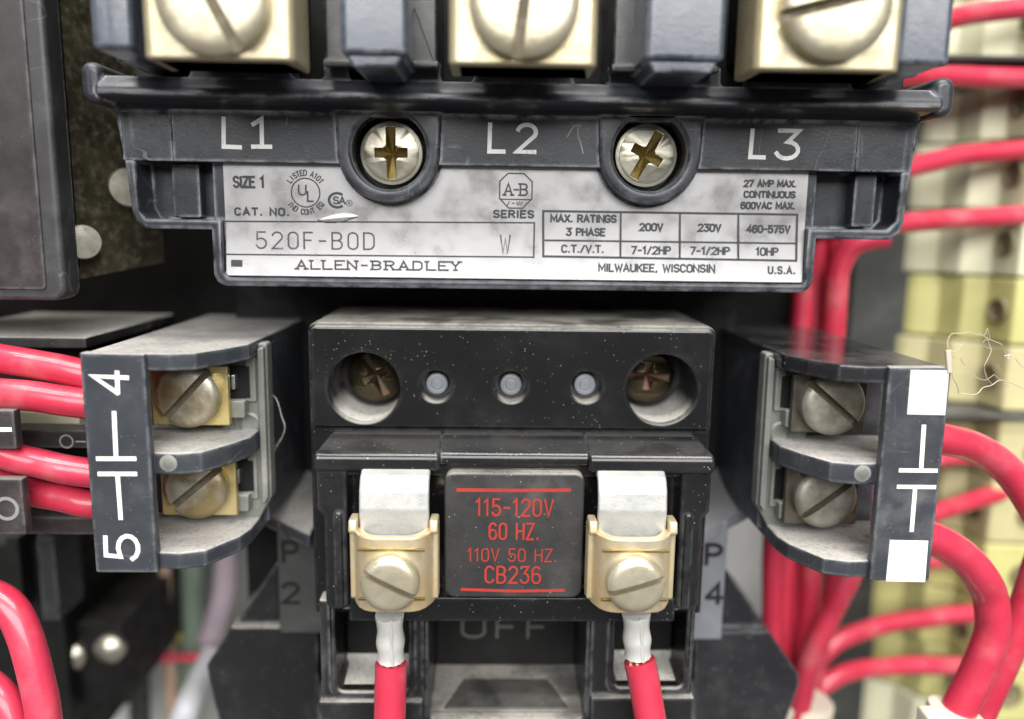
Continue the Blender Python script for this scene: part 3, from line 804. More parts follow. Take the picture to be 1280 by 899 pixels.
for (c, ang, dx, dz) in ((SCL[0], 118, .35, .25), (SCL[1], -4, -.55, .35)):
    cross_screw(coil, 'coil_screw', c[0] + dx, c[1] + dz, 3.0, 3.2, 2.6, math.radians(ang), 3.0, 1.9, 1.1, 'bronze', 'rust_recess', bevel=1.2, depth=1.9, dome=1.2)
for c in PINS:
    mb = MB().lathe([(1.45, 0), (1.45, 1.6), (1.3, 1.95), (.9, 2.1), (.75, 2.05), (.6, 2.2), (.01, 2.25)], (c[0], .5, c[1]), n=28)
    mb.plate(circle(c[0], c[1], 2.05, 24), .5, 2, bevel=0)
    mb.build('rivet_pin', 'flange_grey', coil)
# terminal head: bumper with thicker ends
mb = MB()
def bumper(x0, x1, yf, zl, ch0=0., ch1=0.):
    prof = rounded([(-2.0, -25.75), (-3.4, -25.75), (yf + .2, -26.6), (yf, zl), (-2.0, zl)], [0, .5, 1.15, .6, 0], 7)
    base = len(mb.v)
    mb.plate(prof, x0, x1, axis='X', bevel=.5, back=True, seg=4)
    for i in range(base, len(mb.v)):          # chamfer the far corners towards the back
        x, y, z = mb.v[i]
        k = max(0., min(1., (y + 9.2) / 6.2))
        if ch0 and x < x0 + 2.2: x += ch0 * k
        if ch1 and x > x1 - 2.2: x -= ch1 * k
        mb.v[i] = (x, y, z)
bumper(-21.2, -6.3, -9.2, -28.9, ch0=.9)
bumper(-6.6, 11.6, -8.5, -28.3)
bumper(11.3, 26.4, -9.2, -28.9, ch1=.9)
mb.box(-20.9, 26.1, -4.3, -2.2, -48, -27.6, bevel=.2)
# cheeks: wide at the top, a rounded rib below
for s, xo, xi in ((1, -21.0, -17.4), (-1, 26.2, 22.6)):
    mb.plate(rounded([(xo, -28.6), (xi, -28.6), (xi, -46.6), (xo + s * .75, -46.6), (xo + s * .75, -34.6), (xo, -33.9)], [0, 0, 1.0, 1.0, .3, .5]), -8.3, -2.5, bevel=.4)
    mb.plate(rounded([(xi - s * 1.4, -34), (xi - s * .6, -34), (xi - s * .6, -46.2), (xi - s * 1.4, -46.2)], .3), -8.8, -7.8, bevel=.3)
mb.box(-17.6, 22.8, -7.6, -2.5, -48.5, -45.3, bevel=.35)
mb.box(-20.8, 26.0, -7.4, -4, -29.8, -28.2, bevel=.2)
mb.build('terminal_head', 'head_black', coil)
# voltage label block
lb = MB().plate(rrect(-5.75, 10.85, -44.45, -28.75, 1.2), -9.4, -3.5, bevel=.35).build('voltage_label', 'label_black', coil)
YL = -9.42
def LTX(s, x0, x1, yb, yt, wd): return ptext(s, x0, x1, yb, yt, wd, YL, 'red_print', lb, .26)
LTX('115-120V', 594, 692, 645.5, 622.5, .24)
LTX('60 HZ.', 610.5, 674, 675, 653, .24)
LTX('110V 50 HZ.', 584, 696, 702, 685, .16)
LTX('CB236', 605.5, 676, 729.5, 707, .24)
pline([(572, 612.5), (640, 613.2), (712.5, 612.8)], .42, 'red_print', parent=lb, Y=YL)
pline([(577, 736.8), (640, 739), (705, 738)], .36, 'red_print', parent=lb, Y=YL)

# spade tabs, saddle clamps and their screws
for cx, ang, slotang in ((-11.45, 0, -27), (16.3, 0, 17)):
    tabm = MB()
    prof = [(-3.0, -28.2), (-8.8, -28.3), (-10.3, -29.0), (-11.1, -30.5), (-11.4, -32.6), (-11.1, -36.5), (-11.1, -44), (-10.3, -44), (-10.3, -36), (-10.5, -31.4), (-10.1, -30.1), (-9.4, -29.4), (-3.0, -29.0)]
    tabm.plate(rounded(prof, [0, 1.0, 1.2, 1.5, 2, 2, 0, 0, 1, 1, .8, .5, 0], 5), cx - 4.05, cx + 4.05, axis='X', bevel=.3, back=True)
    tb = tabm.build('spade_tab', 'tinned', coil)
    # saddle: curved sheet, arms rising at both sides
    mb = MB()
    hw = 5.15
    plan = []
    for (off, rev) in ((0., False), (1.0, True)):
        row = []
        for k in range(17):
            u = -1 + 2 * k / 16
            x = cx + (hw - off) * u
            y = -14.3 + off + 4.6 * abs(u) ** 5
            row.append((x, y))
        plan += row[::-1] if rev else row
    front = plan
    mb.plate(front, -43.9, -34.9, axis='Z', bevel=.22, back=True)
    for s in (-1, 1):
        xo = cx + s * (hw - .0); xi = cx + s * (hw - 1.0)
        mb.plate(rounded([(-12.6, -35.2), (-9.6, -35.2), (-9.6, -33.6), (-12.2, -33.6)], .4), min(xo, xi), max(xo, xi), axis='X', bevel=.25, back=True)
        mb.plate(rounded([(-11.6, -43.5), (-9.0, -43.5), (-9.0, -34.5), (-11.6, -34.5)], .3), min(xo, xi), max(xo, xi), axis='X', bevel=.25, back=True)
    sd = mb.build('saddle_clamp', 'dichromate', coil)
    for zz in (-36.3, -42.2):
        MB().box(cx - 3.8, cx + 3.8, -14.42, -14.1, zz - .16, zz + .16, bevel=.06).build('pressed_groove', 'recess_brass', sd)
    slotted_screw(coil, 'coil_terminal_screw', cx - .05, -39.9, -16.1, 3.3, 1.9, math.radians(slotang), .75, 'old_zinc' if False else 'pale_screw', dome=.65, slotdepth=1.2)

# ================================================================== BASE FRAME of the contactor, below the coil
bs = thing('contactor_base', 'black contactor base with three windows, OFF mark and P2 P4 flanges', 'base', (2.3, 30, -72))
mb = MB()
Yf = -4.9
def W(px, py, Y=None): return P(px, py, Yf if Y is None else Y)
x0 = W(400, 800)[0]; x1 = W(868, 800)[0]
wl = [W(419, 775)[0], W(511, 775)[0], -59.4]; wm = [W(536, 780)[0], W(733, 780)[0]]; wr = [W(769, 775)[0], W(858, 775)[0], -58.8]
def win(a, b, zb, r=1.0): return rounded([(a, zb), (b, zb), (b, -47.5), (a, -47.5)], [r, r, .2, .2])
mb.plate(rounded([(x0, -75), (x1, -75), (x1, -47.0), (x0, -47.0)], .2), Yf, 8, bevel=.3, holes=[win(*wl), rounded([(wm[0], -63.3), (wm[1], -63.3), (wm[1], -47.7), (wm[0], -47.7)], [.4, .4, .2, .2]), win(*wr)])
# raised frames round the windows
for wn_ in ((wm[0], wm[1], -63.3), wl, wr):
    a, b, zb = wn_
    mb.plate(rounded([(a - .7, zb - .7), (b + .7, zb - .7), (b + .7, -47.3), (a - .7, -47.3)], [1.2, 1.2, .1, .1]), Yf - .45, Yf + .3, bevel=.3, holes=[win(a, b, zb)])
# lower band, stepping forward
mb.box(x0 - .2, wm[0] - .8, Yf - .9, 8, -76, -60.5, bevel=.3)
mb.box(wm[1] + .8, x1 + .2, Yf - .9, 8, -76, -59.9, bevel=.3)
mb.box(wm[0] - .8, wm[1] + .8, Yf - .3, 8, -76, -64.3, bevel=.3)
mb.build('frame', 'frame_black', bs)
mb = MB().box(-39.5, 37.5, 22, 77, -75, -9, bevel=.5)
mb.box(-130, 58, 36, 77.2, -32, 50, bevel=.5)
mb.box(-24, 28, 8.0, 23, -75, -48, bevel=.2)
cb = mb.build('core_body', 'matte_dark', bs)
lettering('P', P(346, 482, 21.97), P(364, 482, 21.97), 4.0, .7, 21.97, 'dim_print', cb, name='flange_mark')
# pale ledges inside the two small windows
for wn_ in (wl, wr):
    a, b, zb = wn_
    MB().plate([(-3.6, zb + .05), (1.4, zb + .15), (2.6, zb + 1.1), (2.6, zb - 1), (-3.6, zb - 1)], a + .05, b - .05, axis='X', bevel=.05).build('window_ledge', 'well_dust', bs)
    MB().box(a + .1, b - .1, 2.4, 6, zb - .5, -47.6, bevel=.1).build('window_back', 'matte_dark', bs)
# armature floor in the middle window, with a dark plate standing in for its clean, shadowed patch
MB().plate([(-3.7, -63.2), (7.4, -62.9), (7.4, -64), (-3.7, -64)], wm[0] + .05, wm[1] - .05, axis='X', bevel=.05).build('armature_floor', 'recess_dust', bs)
xc = (wm[0] + wm[1]) / 2
MB().plate(rounded([(xc - 8.3, -3.2), (xc + 8.3, -3.2), (xc + 4.9, 6.8), (xc - 4.9, 6.8)], .3, 2), -63.0, -63.3, axis='Z', bevel=.12).build('clean_shade_patch', 'recess_dark', bs)
# back of the middle window carries OFF
bk = MB().box(wm[0] + .1, wm[1] - .1, 7.2, 8.4, -64, -47.4, bevel=.1).build('window_back', 'matte_dark', bs)
a = P(576, 798, 7.15); b = P(684, 799, 7.15)
lettering('OFF', a, b, 3.6, .42, 7.15, 'dim_print', bk, gap=.32)
# flanges with the P2 and P4 marks; a bright reflection is put into the paler P4 grey
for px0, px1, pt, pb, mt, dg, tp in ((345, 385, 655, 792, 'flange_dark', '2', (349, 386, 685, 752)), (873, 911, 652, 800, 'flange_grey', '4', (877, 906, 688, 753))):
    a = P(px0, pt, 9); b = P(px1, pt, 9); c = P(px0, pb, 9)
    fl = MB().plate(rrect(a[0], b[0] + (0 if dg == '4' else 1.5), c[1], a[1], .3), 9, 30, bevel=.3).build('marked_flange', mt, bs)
    xa = tp[0]
    lettering('P', P(tp[0] + 3, tp[2] + 28 - 8, 8.97), P(tp[0] + 26, tp[2] + 28 - 8, 8.97), 3.6, .62, 8.97, 'black_print' if dg == '4' else 'black_print', fl, name='flange_mark')
    lettering(dg, P(tp[0] + 3, tp[3] + 4, 8.97), P(tp[0] + 27, tp[3] + 4, 8.97), 3.6, .62, 8.97, 'black_print', fl, name='flange_mark')
# sloping ledges above the flanges
for s, pa, pb in ((-1, (388, 668), (310, 632)), (1, (868, 668), (942, 630))):
    a = P(pa[0], pa[1], 7); b = P(pb[0], pb[1], 12)
    vs = [(a[0], 6.5, a[1]), (b[0], 12, b[1]), (b[0], 26, b[1] + 4.2), (a[0], 26, a[1] + 4.8)]
    vs2 = [(x, y, z - 1.8) for x, y, z in vs]
    mb = MB(); mb.add(vs + vs2, [(0, 1, 2, 3), (7, 6, 5, 4), (0, 4, 5, 1), (1, 5, 6, 2), (2, 6, 7, 3), (3, 7, 4, 0)])
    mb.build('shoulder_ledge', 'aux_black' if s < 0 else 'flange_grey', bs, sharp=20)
# flared skirts
for s, crease, up_, lo_ in ((-1, 783, [(398, 792), (398, 690), (350, 695), (322, 742), (292, 783), (266, 822)], None), (1, 790, [(868, 796), (868, 690), (908, 715), (940, 755), (962, 788), (996, 842)], None)):
    if s < 0:
        upper = [(398, 800), (398, 700), (345, 705), (318, 745), (290, 788), (290, 800)]
        lower = [(398, 784), (398, 905), (274, 905), (260, 850), (258, 832), (289, 784)]
    else:
        upper = [(868, 800), (868, 700), (908, 712), (935, 752), (960, 790), (960, 800)]
        lower = [(868, 790), (868, 905), (982, 905), (1000, 855), (998, 842), (962, 790)]
    mb = MB().plate([P(a, b, 12) for a, b in upper], 12, 30, bevel=.25)
    lw = [P(a, b, 10.5) for a, b in lower]
    mb.plate(lw, 10.5, 30, bevel=.35)
    mb.build('flared_skirt', 'frame_black' if s < 0 else 'aux_gloss', bs, sharp=25)

# ================================================================== AUXILIARY CONTACT BLOCKS
XM = 2.95
def aux(sg, label, dz=0.):
    """sg=-1: block on the left of the coil, +1: mirrored"""
    X = (lambda x: x) if sg < 0 else (lambda x: 2 * XM - x)
    t = thing('auxiliary_contact_block', label, 'contact block', (X(-38), 20, -40 + dz), 'auxiliary contact blocks beside the coil')
    def poly(pts): return [(X(a), b) for a, b in pts]
    plan = [(-45.3, -11.6), (-36.0, -11.9), (-33.4, -11.0), (-31.2, -7.4), (-29.6, -4.0), (-29.2, 27), (-45.3, 27)]
    topplan = plan if sg < 0 else [(-45.3, -11.6), (-36.0, -11.9), (-33.4, -11.0), (-31.2, -7.4), (-29.6, -4.0), (-29.0, 27), (-43.5, 27)]
    MB().plate(rounded(poly(topplan), [.2, .4, .4, .3, .3, .2, .2], 2), -14.5 + dz, -16.5 + dz, axis='Z', bevel=.25, back=True).build('top_shelf', 'aux_black' if sg < 0 else 'aux_gloss', t)
    midplan = [(-44.8, -10.8), (-36.0, -11.6), (-33.4, -10.8), (-31.2, -7.2), (-29.8, -4.0), (-29.8, 6), (-44.8, 6)]
    ms = MB().plate(rounded(poly(midplan), [.2, .4, .4, .3, .3, .2, .2], 2), -26.0 + dz, -28.6 + dz, axis='Z', bevel=.3, back=True).build('middle_shelf', 'aux_black', t)
    botplan = [(-44.8, -11.2), (-36.2, -11.9), (-33.4, -11.0), (-30.8, -6.6), (-30.2, -4.0), (-30.2, 8), (-44.8, 8)]
    MB().plate(rounded(poly(botplan), [.2, .4, .4, .3, .3, .2, .2], 2), -37.8 + dz, -39.9 + dz, axis='Z', bevel=.3, back=True).build('bottom_shelf', 'aux_black', t)
    # moulded dimple on the middle shelf edge
    MB().lathe([(1.0, 0), (1.0, .1), (.55, .25), (.01, .3)], (X(-36.9), -11.5, -27.2 + dz), n=20).build('dimple', 'aux_bracket', ms)
    # front marking plate
    fp = MB().plate(rounded(poly([(-45.5, -40.0 + dz), (-38.45, -40.0 + dz), (-38.45, -14.5 + dz), (-45.5, -14.4 + dz)]), .25, 2), -12.5, -11.4, bevel=.2).build('marking_plate', 'aux_black', t)
    # inner body and rear
    MB().box(min(X(-44.9), X(-29.4)), max(X(-44.9), X(-29.4)), 1.2, 30, -39.0 + dz, -15.5 + dz, bevel=.3).build('body', 'aux_black' if sg < 0 else 'aux_black', t)
    # grey moulded end bracket
    br = [(-34.6, -15.4), (-28.5, -14.9), (-28.6, -35.0), (-30.9, -39.2), (-34.6, -38.5)]
    bk = MB().plate(rounded(poly([(a, b + dz) for a, b in br]), [.2, .4, .4, .3, .2], 3), -.4, 1.6, bevel=.3).build('end_bracket', 'aux_bracket', t)
    for zc in (-20.0, -32.2):
        z_ = zc + dz
        MB().box(min(X(-33.8), X(-30.6)), max(X(-33.8), X(-30.6)), -1.0, .2, z_ - 1.9, z_ + 2.2, bevel=.15).build('socket', 'matte_dark', bk)
        MB().box(min(X(-32.7), X(-32.1)), max(X(-32.7), X(-32.1)), -2.0, -.6, z_ - .6, z_ + 1.3, bevel=.15).build('spring_clip', 'steel', bk)
        MB().box(min(X(-34.2), X(-31.0)), max(X(-34.2), X(-31.0)), -2.2, .2, z_ - 4.2, z_ - 2.0, bevel=.25).build('socket_foot', 'aux_bracket', bk)
    MB().plate(rounded(poly([(-29.5, -15.6 + dz), (-28.7, -15.3 + dz), (-28.8, -34.8 + dz), (-29.6, -36.2 + dz)]), .2, 2), -1.3, -.2, bevel=.2).build('bracket_lip', 'aux_bracket', bk)
    MB().plate(rounded(poly([(-31.2, -22.4 + dz), (-29.9, -22.4 + dz), (-29.9, -16.6 + dz), (-31.2, -16.6 + dz)]), .2, 2), -.9, -.2, bevel=.2).build('bracket_rib', 'aux_bracket', bk)
    MB().plate(rounded(poly([(-31.4, -35.2 + dz), (-30.2, -35.2 + dz), (-30.2, -28.4 + dz), (-31.4, -28.4 + dz)]), .2, 2), -.9, -.2, bevel=.2).build('bracket_rib', 'aux_bracket', bk)
    MB().lathe([(1.4, 0), (1.4, .3), (1.1, .5), (1.0, .15), (.01, .1)], (X(-31.0), -.3, -25.2 + dz), n=22).build('rivet_boss', 'aux_bracket', bk)
    return t, fp, X
specs = {}
def aux_terminals(t, X, sg, dz, pm, sm1, sm2, cents, angs):
    for (cx, cz), ang, sm in zip(cents, angs, (sm1, sm2)):
        MB().plate(rrect(cx - 4.7, cx + 4.7, cz - 3.95, cz + 3.6, .3), -3.1, -2.2, bevel=.2, back=True).build('terminal_plate', pm, t)
        slotted_screw(t, 'terminal_screw', cx, cz, -5.0, 3.95, 2.0, math.radians(ang), .85, sm, dome=.75, slotdepth=1.5)
        MB().box(cx - 3, cx + 3, -2.3, 1.3, cz - 2.4, cz + 2.4, bevel=.2).build('pressure_pad', sm, t)
al, fpl, XL_ = aux(-1, 'black contact block marked 4 and 5 with dusty shelves and brassy screws')
aux_terminals(al, XL_, -1, 0, 'brass_plate', 'old_zinc', 'old_zinc', [P(230, 497, -5), P(241, 613, -5)], (47, 40))
YP = -12.53
def vtext(s, xl, xr, yt, yb, wd, parent, mat='white_print'):
    """text turned to read upwards: top of letters on the left"""
    a = P(xr, yb, YP); b = P(xr - 1, yt, YP)
    h = abs(P(xr, yb, YP)[0] - P(xl, yb, YP)[0])
    return lettering(s, a, b, h, wd, YP, mat, parent, name='marking')
vtext('4', 114.5, 163, 463, 495, .50, fpl)
vtext('5', 130, 176, 668, 701, .50, fpl)
def seg(pa, pb, wd, parent, lift=0):
    mb = MB(); ribbon(mb, [P(*pa, YP), P(*pb, YP)], wd, YP - lift, cap=False); return mb.build('contact_symbol', 'white_print', parent)
seg((142.5, 514), (145, 571), .50, fpl); seg((120, 573.5), (170.5, 573.5), .50, fpl, .01)
seg((122, 592.5), (171.5, 592.5), .50, fpl, .01); seg((147, 595), (151, 650), .50, fpl)
ar, fpr, XR_ = aux(1, 'black contact block with two white squares and a glossy top', dz=-.6)
aux_terminals(ar, XR_, 1, -.6, 'dark_plate', 'grey_zinc', 'grey_zinc', [P(1045, 507, -5), P(1035, 625, -5)], (-40, 38))
seg((1155, 531), (1151.5, 586), .50, fpr); seg((1123.5, 588), (1172, 588.5), .48, fpr, .01)
seg((1121, 608.5), (1170, 609), .48, fpr, .01); seg((1144, 610), (1139.5, 665), .50, fpr)
def sticker(pts):
    MB().plate([P(a, b, -12.5) for a, b in pts], -12.6, -12.48, bevel=.02, seg=1).build('white_square', 'white_sticker', fpr)
sticker([(1138, 462.5), (1186, 463), (1181, 519), (1133.5, 518)])
sticker([(1112, 675), (1160, 676), (1156, 727.5), (1107, 726.5)])

# ================================================================== WIRES
def catmull(q, i, t):
    p0 = q[max(0, i - 1)]; p1 = q[i]; p2 = q[i + 1]; p3 = q[min(len(q) - 1, i + 2)]
    return .5 * ((2 * p1) + (p2 - p0) * t + (2 * p0 - 5 * p1 + 4 * p2 - p3) * t * t + (3 * p1 - p0 - 3 * p2 + p3) * t ** 3)
def wire(label, pts, r, group, cat='wire', mat='red_pvc', name='red_wire', n=16):
    q = [Vector(P3(a, b, y)) for a, b, y in pts]; fine = []
    for i in range(len(q) - 1):                      # small kinks along the run
        fine.append(q[i])
        if (q[i + 1] - q[i]).length > 3.5: fine.append((q[i] + q[i + 1]) / 2 if len(q) == 2 else catmull(q, i, .5))
    fine.append(q[-1])
    fine = [p + Vector((random.uniform(-.09, .09), random.uniform(-.09, .09), random.uniform(-.09, .09))) for p in fine]
    mb = MB().tube(fine, r, n=n)
    return tag(mb.build(name, mat), label, cat, group)
GL = 'red wires entering the left contact block'
wire('red wire entering beside the figure 4, topmost on the block', [(-60, 436, -4), (0, 447, -5.0), (50, 456, -5.6), (105, 469, -5.8), (170, 484, -5.2)], 1.75, GL)
wire('red wire under the topmost one beside the figure 4', [(-60, 486, -6), (0, 491, -7.0), (50, 496, -7.4), (105, 505, -7.4), (160, 512, -6)], 1.8, GL)
wire('red wire entering beside the contact symbol above its lowest neighbour', [(-60, 548, -6), (0, 567, -6.8), (50, 580, -7.0), (110, 592, -7), (170, 598, -5.5)], 1.75, GL)
wire('lowest red wire entering the block above the figure 5', [(-60, 585, -3), (0, 604, -3.8), (50, 617, -4.6), (110, 629, -5), (170, 634, -4)], 1.75, GL)
# coil leads with crimped lugs
for lab, pts, cr, top in (('red wire crimped below the coil clamp beside the P2 flange', [(489, 829, -9.5), (488, 862, -10), (487, 905, -10.5), (484, 980, -11)], [(487, 768, -10), (488, 798, -9.6), (489, 824, -9.5)], 0),
                     ('red wire crimped below the coil clamp beside the P4 flange', [(799, 825, -9.5), (805, 852, -10), (814, 905, -11), (828, 980, -12)], [(795, 766, -10), (796, 795, -9.6), (797, 819, -9.5)], 1)):
    p0 = P3(*pts[0]); t = thing('red_lead', lab, 'wire', P3(*pts[-1]), 'red leads hanging from the coil')
    MB().tube([P3(*q) for q in pts], lambda u: 1.95, n=20).build('insulation', 'red_pvc', t)
    # crimp barrel: squashed tube with a seam
    mb = MB(); a = Vector(P3(*cr[0])); b = Vector(P3(*cr[1])); c = Vector(P3(*cr[2]))
    mb.tube([a, (a + b) / 2, b, (b + c) / 2, c], lambda u: 1.66 + .10 * math.cos(u * 11), n=12)
    mb.tube([a + Vector((.35, -1.55, 0)), b + Vector((.35, -1.6, 0)), c + Vector((.35, -1.55, 0))], .22, n=6)
    mb.build('crimp_lug', 'crimp_tin', t)
    mb = MB()
    for k in range(7):
        an = 2 * PI * k / 7; dv = Vector((math.cos(an) * .75, math.sin(an) * .75, 0))
        mb.tube([c + dv + Vector((0, 0, 1.2)), c + dv * 1.5 + Vector((0, -.3, -1.4))], .34, n=6, smooth=0)
    mb.build('copper_strands', 'copper', t)
GR = 'red wires looping from the right contact block'
wire('thick red wire looping out beside the upper half of the right block', [(1130, 537, -6), (1180, 550, -5), (1225, 562, -3), (1262, 590, -2), (1290, 628, -2), (1330, 700, -3)], 2.0, GR)
wire('thick red wire arching down into a cream cable tie', [(1110, 655, -7), (1165, 672, -6), (1208, 700, -5), (1236, 742, -4), (1240, 790, -4), (1222, 840, -4), (1196, 890, -4), (1170, 940, -4)], 2.15, GR)
wire('thick red wire descending alongside the arching one', [(1330, 640, 0), (1300, 705, 0), (1278, 770, 0), (1252, 830, 0), (1226, 885, 0), (1200, 940, 0)], 2.05, GR)
GC = 'red wires looping in the lower left corner'
wire('thick red wire looping over beside the dark enclosed relay', [(-40, 738, -6), (-8, 744, -8), (20, 772, -9), (40, 822, -10), (52, 880, -11), (60, 950, -12)], 1.95, GC)
wire('thick red wire tucked inside the larger loop', [(-50, 840, -8), (-12, 858, -9), (10, 886, -10), (26, 940, -11)], 1.9, GC)
GT = 'red wires running into the terminal strip'
YW = 42
for lab, pts, r in (('red wire reaching the strip level with the upper terminal screw heads', [(1100, 40, 34), (1185, 24, 38), (1230, 15, 40), (1330, 6, 41)], 1.75),
                  ('red wire reaching the strip level with the ear of the contactor', [(1100, 96, 34), (1180, 96, 38), (1230, 97, 40), (1330, 100, 41)], 1.75),
                  ('red wire reaching the strip beside the L3 mark', [(1060, 228, 30), (1140, 208, 36), (1200, 195, 40), (1270, 188, 42), (1310, 186, 43)], 1.75),
                  ('red wire reaching the strip beside the nameplate ratings', [(1020, 288, 28), (1080, 284, 32), (1130, 279, 36), (1200, 274, 40), (1262, 270, 42), (1310, 269, 43)], 1.75),
                  ('short red wire behind the gap between the two loops', [(1120, 660, 36), (1165, 642, 38), (1222, 624, 41), (1290, 606, 44)], 1.7),
                  ('red wire curving from the bundle to the strip above another', [(1010, 850, 33), (1028, 818, 34), (1060, 795, 36), (1110, 780, 39), (1160, 772, 41), (1204, 767, 42), (1280, 762, 44)], 1.75),
                  ('red wire curving from the bundle to the strip below another', [(1000, 890, 32), (1022, 862, 33), (1055, 842, 35), (1100, 834, 38), (1150, 832, 40), (1192, 832, 42), (1270, 834, 44)], 1.75),
                  ('short red wire glimpsed through the arch of the thick loop', [(1120, 575, 36), (1150, 576, 38), (1192, 572, 41), (1280, 566, 44)], 1.5),
                  ('thin red wire glimpsed under the lower white square', [(1130, 704, 36), (1160, 702, 38), (1190, 700, 41), (1270, 698, 44)], 1.5)):
    wire(lab, pts, r, GT)
GB = 'red wires in the upright bundle'
bund = [('upright red wire in the bundle nearest the grey flange', [(1002, 300, 26), (1000, 420, 26), (970, 640, 26), (965, 760, 26), (960, 905, 26)], 1.7),
        ('upright red wire second from the grey flange', [(1020, 290, 30), (1015, 430, 30), (985, 660, 30), (978, 780, 30), (985, 905, 30)], 1.7),
        ('upright red wire deep inside the bundle', [(1045, 300, 30), (1036, 420, 30), (1000, 660, 31), (996, 780, 31), (1005, 905, 30)], 1.7),
        ('upright red wire bending out from under the nameplate corner', [(1110, 296, 24), (1070, 304, 25), (1048, 340, 26), (1042, 420, 26), (1018, 660, 28), (1012, 780, 28), (1000, 905, 27)], 1.8),
        ('upright red wire with the bright slanting front', [(1080, 640, 22), (1062, 720, 22), (1038, 770, 23), (1012, 830, 23), (995, 910, 23)], 1.75),
        ('upright red wire behind the slanting one', [(1090, 600, 30), (1052, 700, 31), (1030, 780, 32), (1018, 850, 32), (1010, 910, 32)], 1.7)]
for lab, pts, r in bund: wire(lab, pts, r, GB)
# cable ties
for lab, a, b, r in (('cream cable tie round the thick red loops', (1196, 886, -4), (1188, 908, -4), 3.0), ('cream cable tie round the foot of the upright bundle', (1004, 872, 26), (998, 905, 26), 4.6)):
    A = Vector(P3(*a)); B = Vector(P3(*b)); ax = (B - A).normalized(); L = (B - A).length
    mb = MB().lathe([(r, 0), (r + .5, .3), (r + .5, L - .3), (r, L)], A, axis=ax, n=28)
    hd = A + Vector((-r - .5, -1.2, 0)) + ax * L * .5
    mb.box(hd.x - 1.6, hd.x + 1.2, hd.y - 1.5, hd.y + 1.5, hd.z - 2.0, hd.z + 1.8, bevel=.5)
    tag(mb.build('cable_tie', 'cable_tie'), lab, 'cable tie', 'cream cable ties')

# ================================================================== RIGHT BACKGROUND: dark channel and terminal strip
mb = MB()
xa = P(1035, 600, 60)[0]; xb = P(1165, 600, 60)[0]
mb.box(xa, xb, 56, 77.5, -150, 90, bevel=.6)
mb.box(xb - 3, xb, 50, 58, -150, 90, bevel=.4)
tag(mb.build('wiring_channel', 'duct_grey'), 'dark grey upright wiring channel behind the red wire bundle', 'wiring channel')
ts = thing('terminal_strip', 'cream and olive terminal strip with red wires running into it', 'terminal strip', (95, 60, -110))
zz = 66.0; k = 0
pat = ['cream_plastic', 'cream_plastic', 'cream_plastic', 'olive_plastic', 'cream_plastic', 'olive_plastic', 'cream_plastic', 'olive_plastic']
def module(ztop, h, mt, off=0.):
    z0, z1 = ztop - h + .35, ztop
    prof = [(79 + off, 76), (79 + off, 57), (81 + off, 55), (85 + off, 53.5), (87 + off, 49), (92, 47.5), (93, 41), (108, 40), (110, 46), (124, 48), (124, 76)]
    o = MB().plate(rounded(prof, [.3, .6, .8, 1, 1, .6, .8, .8, .8, .6, .3], 2), z1, z0, axis='Z', bevel=.5, back=True).build('terminal_module', mt, ts)
    zc = (z0 + z1) / 2
    MB().lathe([(2.3, 0), (2.3, .5), (1.9, .6), (1.5, -.6), (.01, -1.2)], (92.3, 44.2, zc), axis=(-1, -.1, 0), n=20).build('wire_entry', 'socket_brown', o)
    MB().lathe([(2.6, 0), (2.6, .4), (2.0, .5), (1.7, -.4), (.01, -.6)], (100.5, 40.4, zc), n=20).build('clamp_hole', 'socket_brown', o)
    return o
while zz > -140:
    h = 12.2
    py_ = zz - h / 2
    mt_ = 'cream_plastic' if py_ > -13 else ('olive_plastic' if py_ > -26 else ('khaki_plastic' if py_ > -58 else ('olive_plastic' if py_ > -92 else 'cream_plastic')))
    module(zz, h, mt_, off=(0 if k % 3 else 1.2))
    zz -= h; k += 1
    if k in (3, 8):
        MB().box(73, 112, 39, 76, zz - .9, zz - .1, bevel=.2).build('divider', 'duct_grey', ts); zz -= 1.0

# ================================================================== LEFT: dark relay, its bracket, neighbour block
rl = thing('enclosed_relay', 'flat dark relay case with a scratched face beside the L1 side', 'relay', (-66, 10, -12))
fa = P(62, 0, -6); fb = P(82, 374, -6)
xr = P(80, 350, -6)[0]; zb = P(40, 376, -6)[1]
MB().plate(rounded([(-100, zb), (xr, zb), (xr, 45), (-100, 45)], [.3, 1.6, .3, .3]), -6, -2.6, bevel=.6).build('case', 'relay_dark', rl)
MB().plate(rounded([(-99, zb + 1.1), (xr - 2.0, zb + 1.3), (xr - 2.0, 45), (-99, 45)], [.3, .6, .3, .3]), -6.25, -5.8, bevel=.15).build('face_panel', 'brown_black', rl)
MB().box(xr - 30, xr - 3.0, -3, 14, zb + 3, 45, bevel=.5).build('case_rear', 'matte_dark', rl)
pl = thing('mounting_bracket', 'dull olive steel bracket with round rivets behind the relay case', 'bracket', (-48, 26, -15))
a = P(84, 352, 2); b = P(205, 328, 16)
mb = MB()
v = [(a[0], 2, a[1]), (b[0], 16, b[1]), (b[0] + 1, 16, 45), (a[0], 2, 45)]
v2 = [(x - .6, y + 1.4, z) for x, y, z in v]
mb.add(v + v2, [(0, 1, 2, 3), (7, 6, 5, 4), (0, 4, 5, 1), (1, 5, 6, 2), (2, 6, 7, 3), (3, 7, 4, 0)])
mb.build('steel_plate', 'olive_steel', pl, sharp=20)
for px, py, yy, r in ((101, 303, 4.5, 2.2), (158, 236, 11, 2.6)):
    c = P3(px, py, yy)
    MB().lathe([(r, -1), (r, 2.0), (r * .94, 2.4), (.01, 2.5)], c, axis=(.55, -.83, .05), n=30).build('rivet', 'grey_zinc', pl)
nb = thing('neighbour_contact_block', 'brown black contact block with circle and bar marks behind the red wires', 'contact block', (-60, 20, -42))
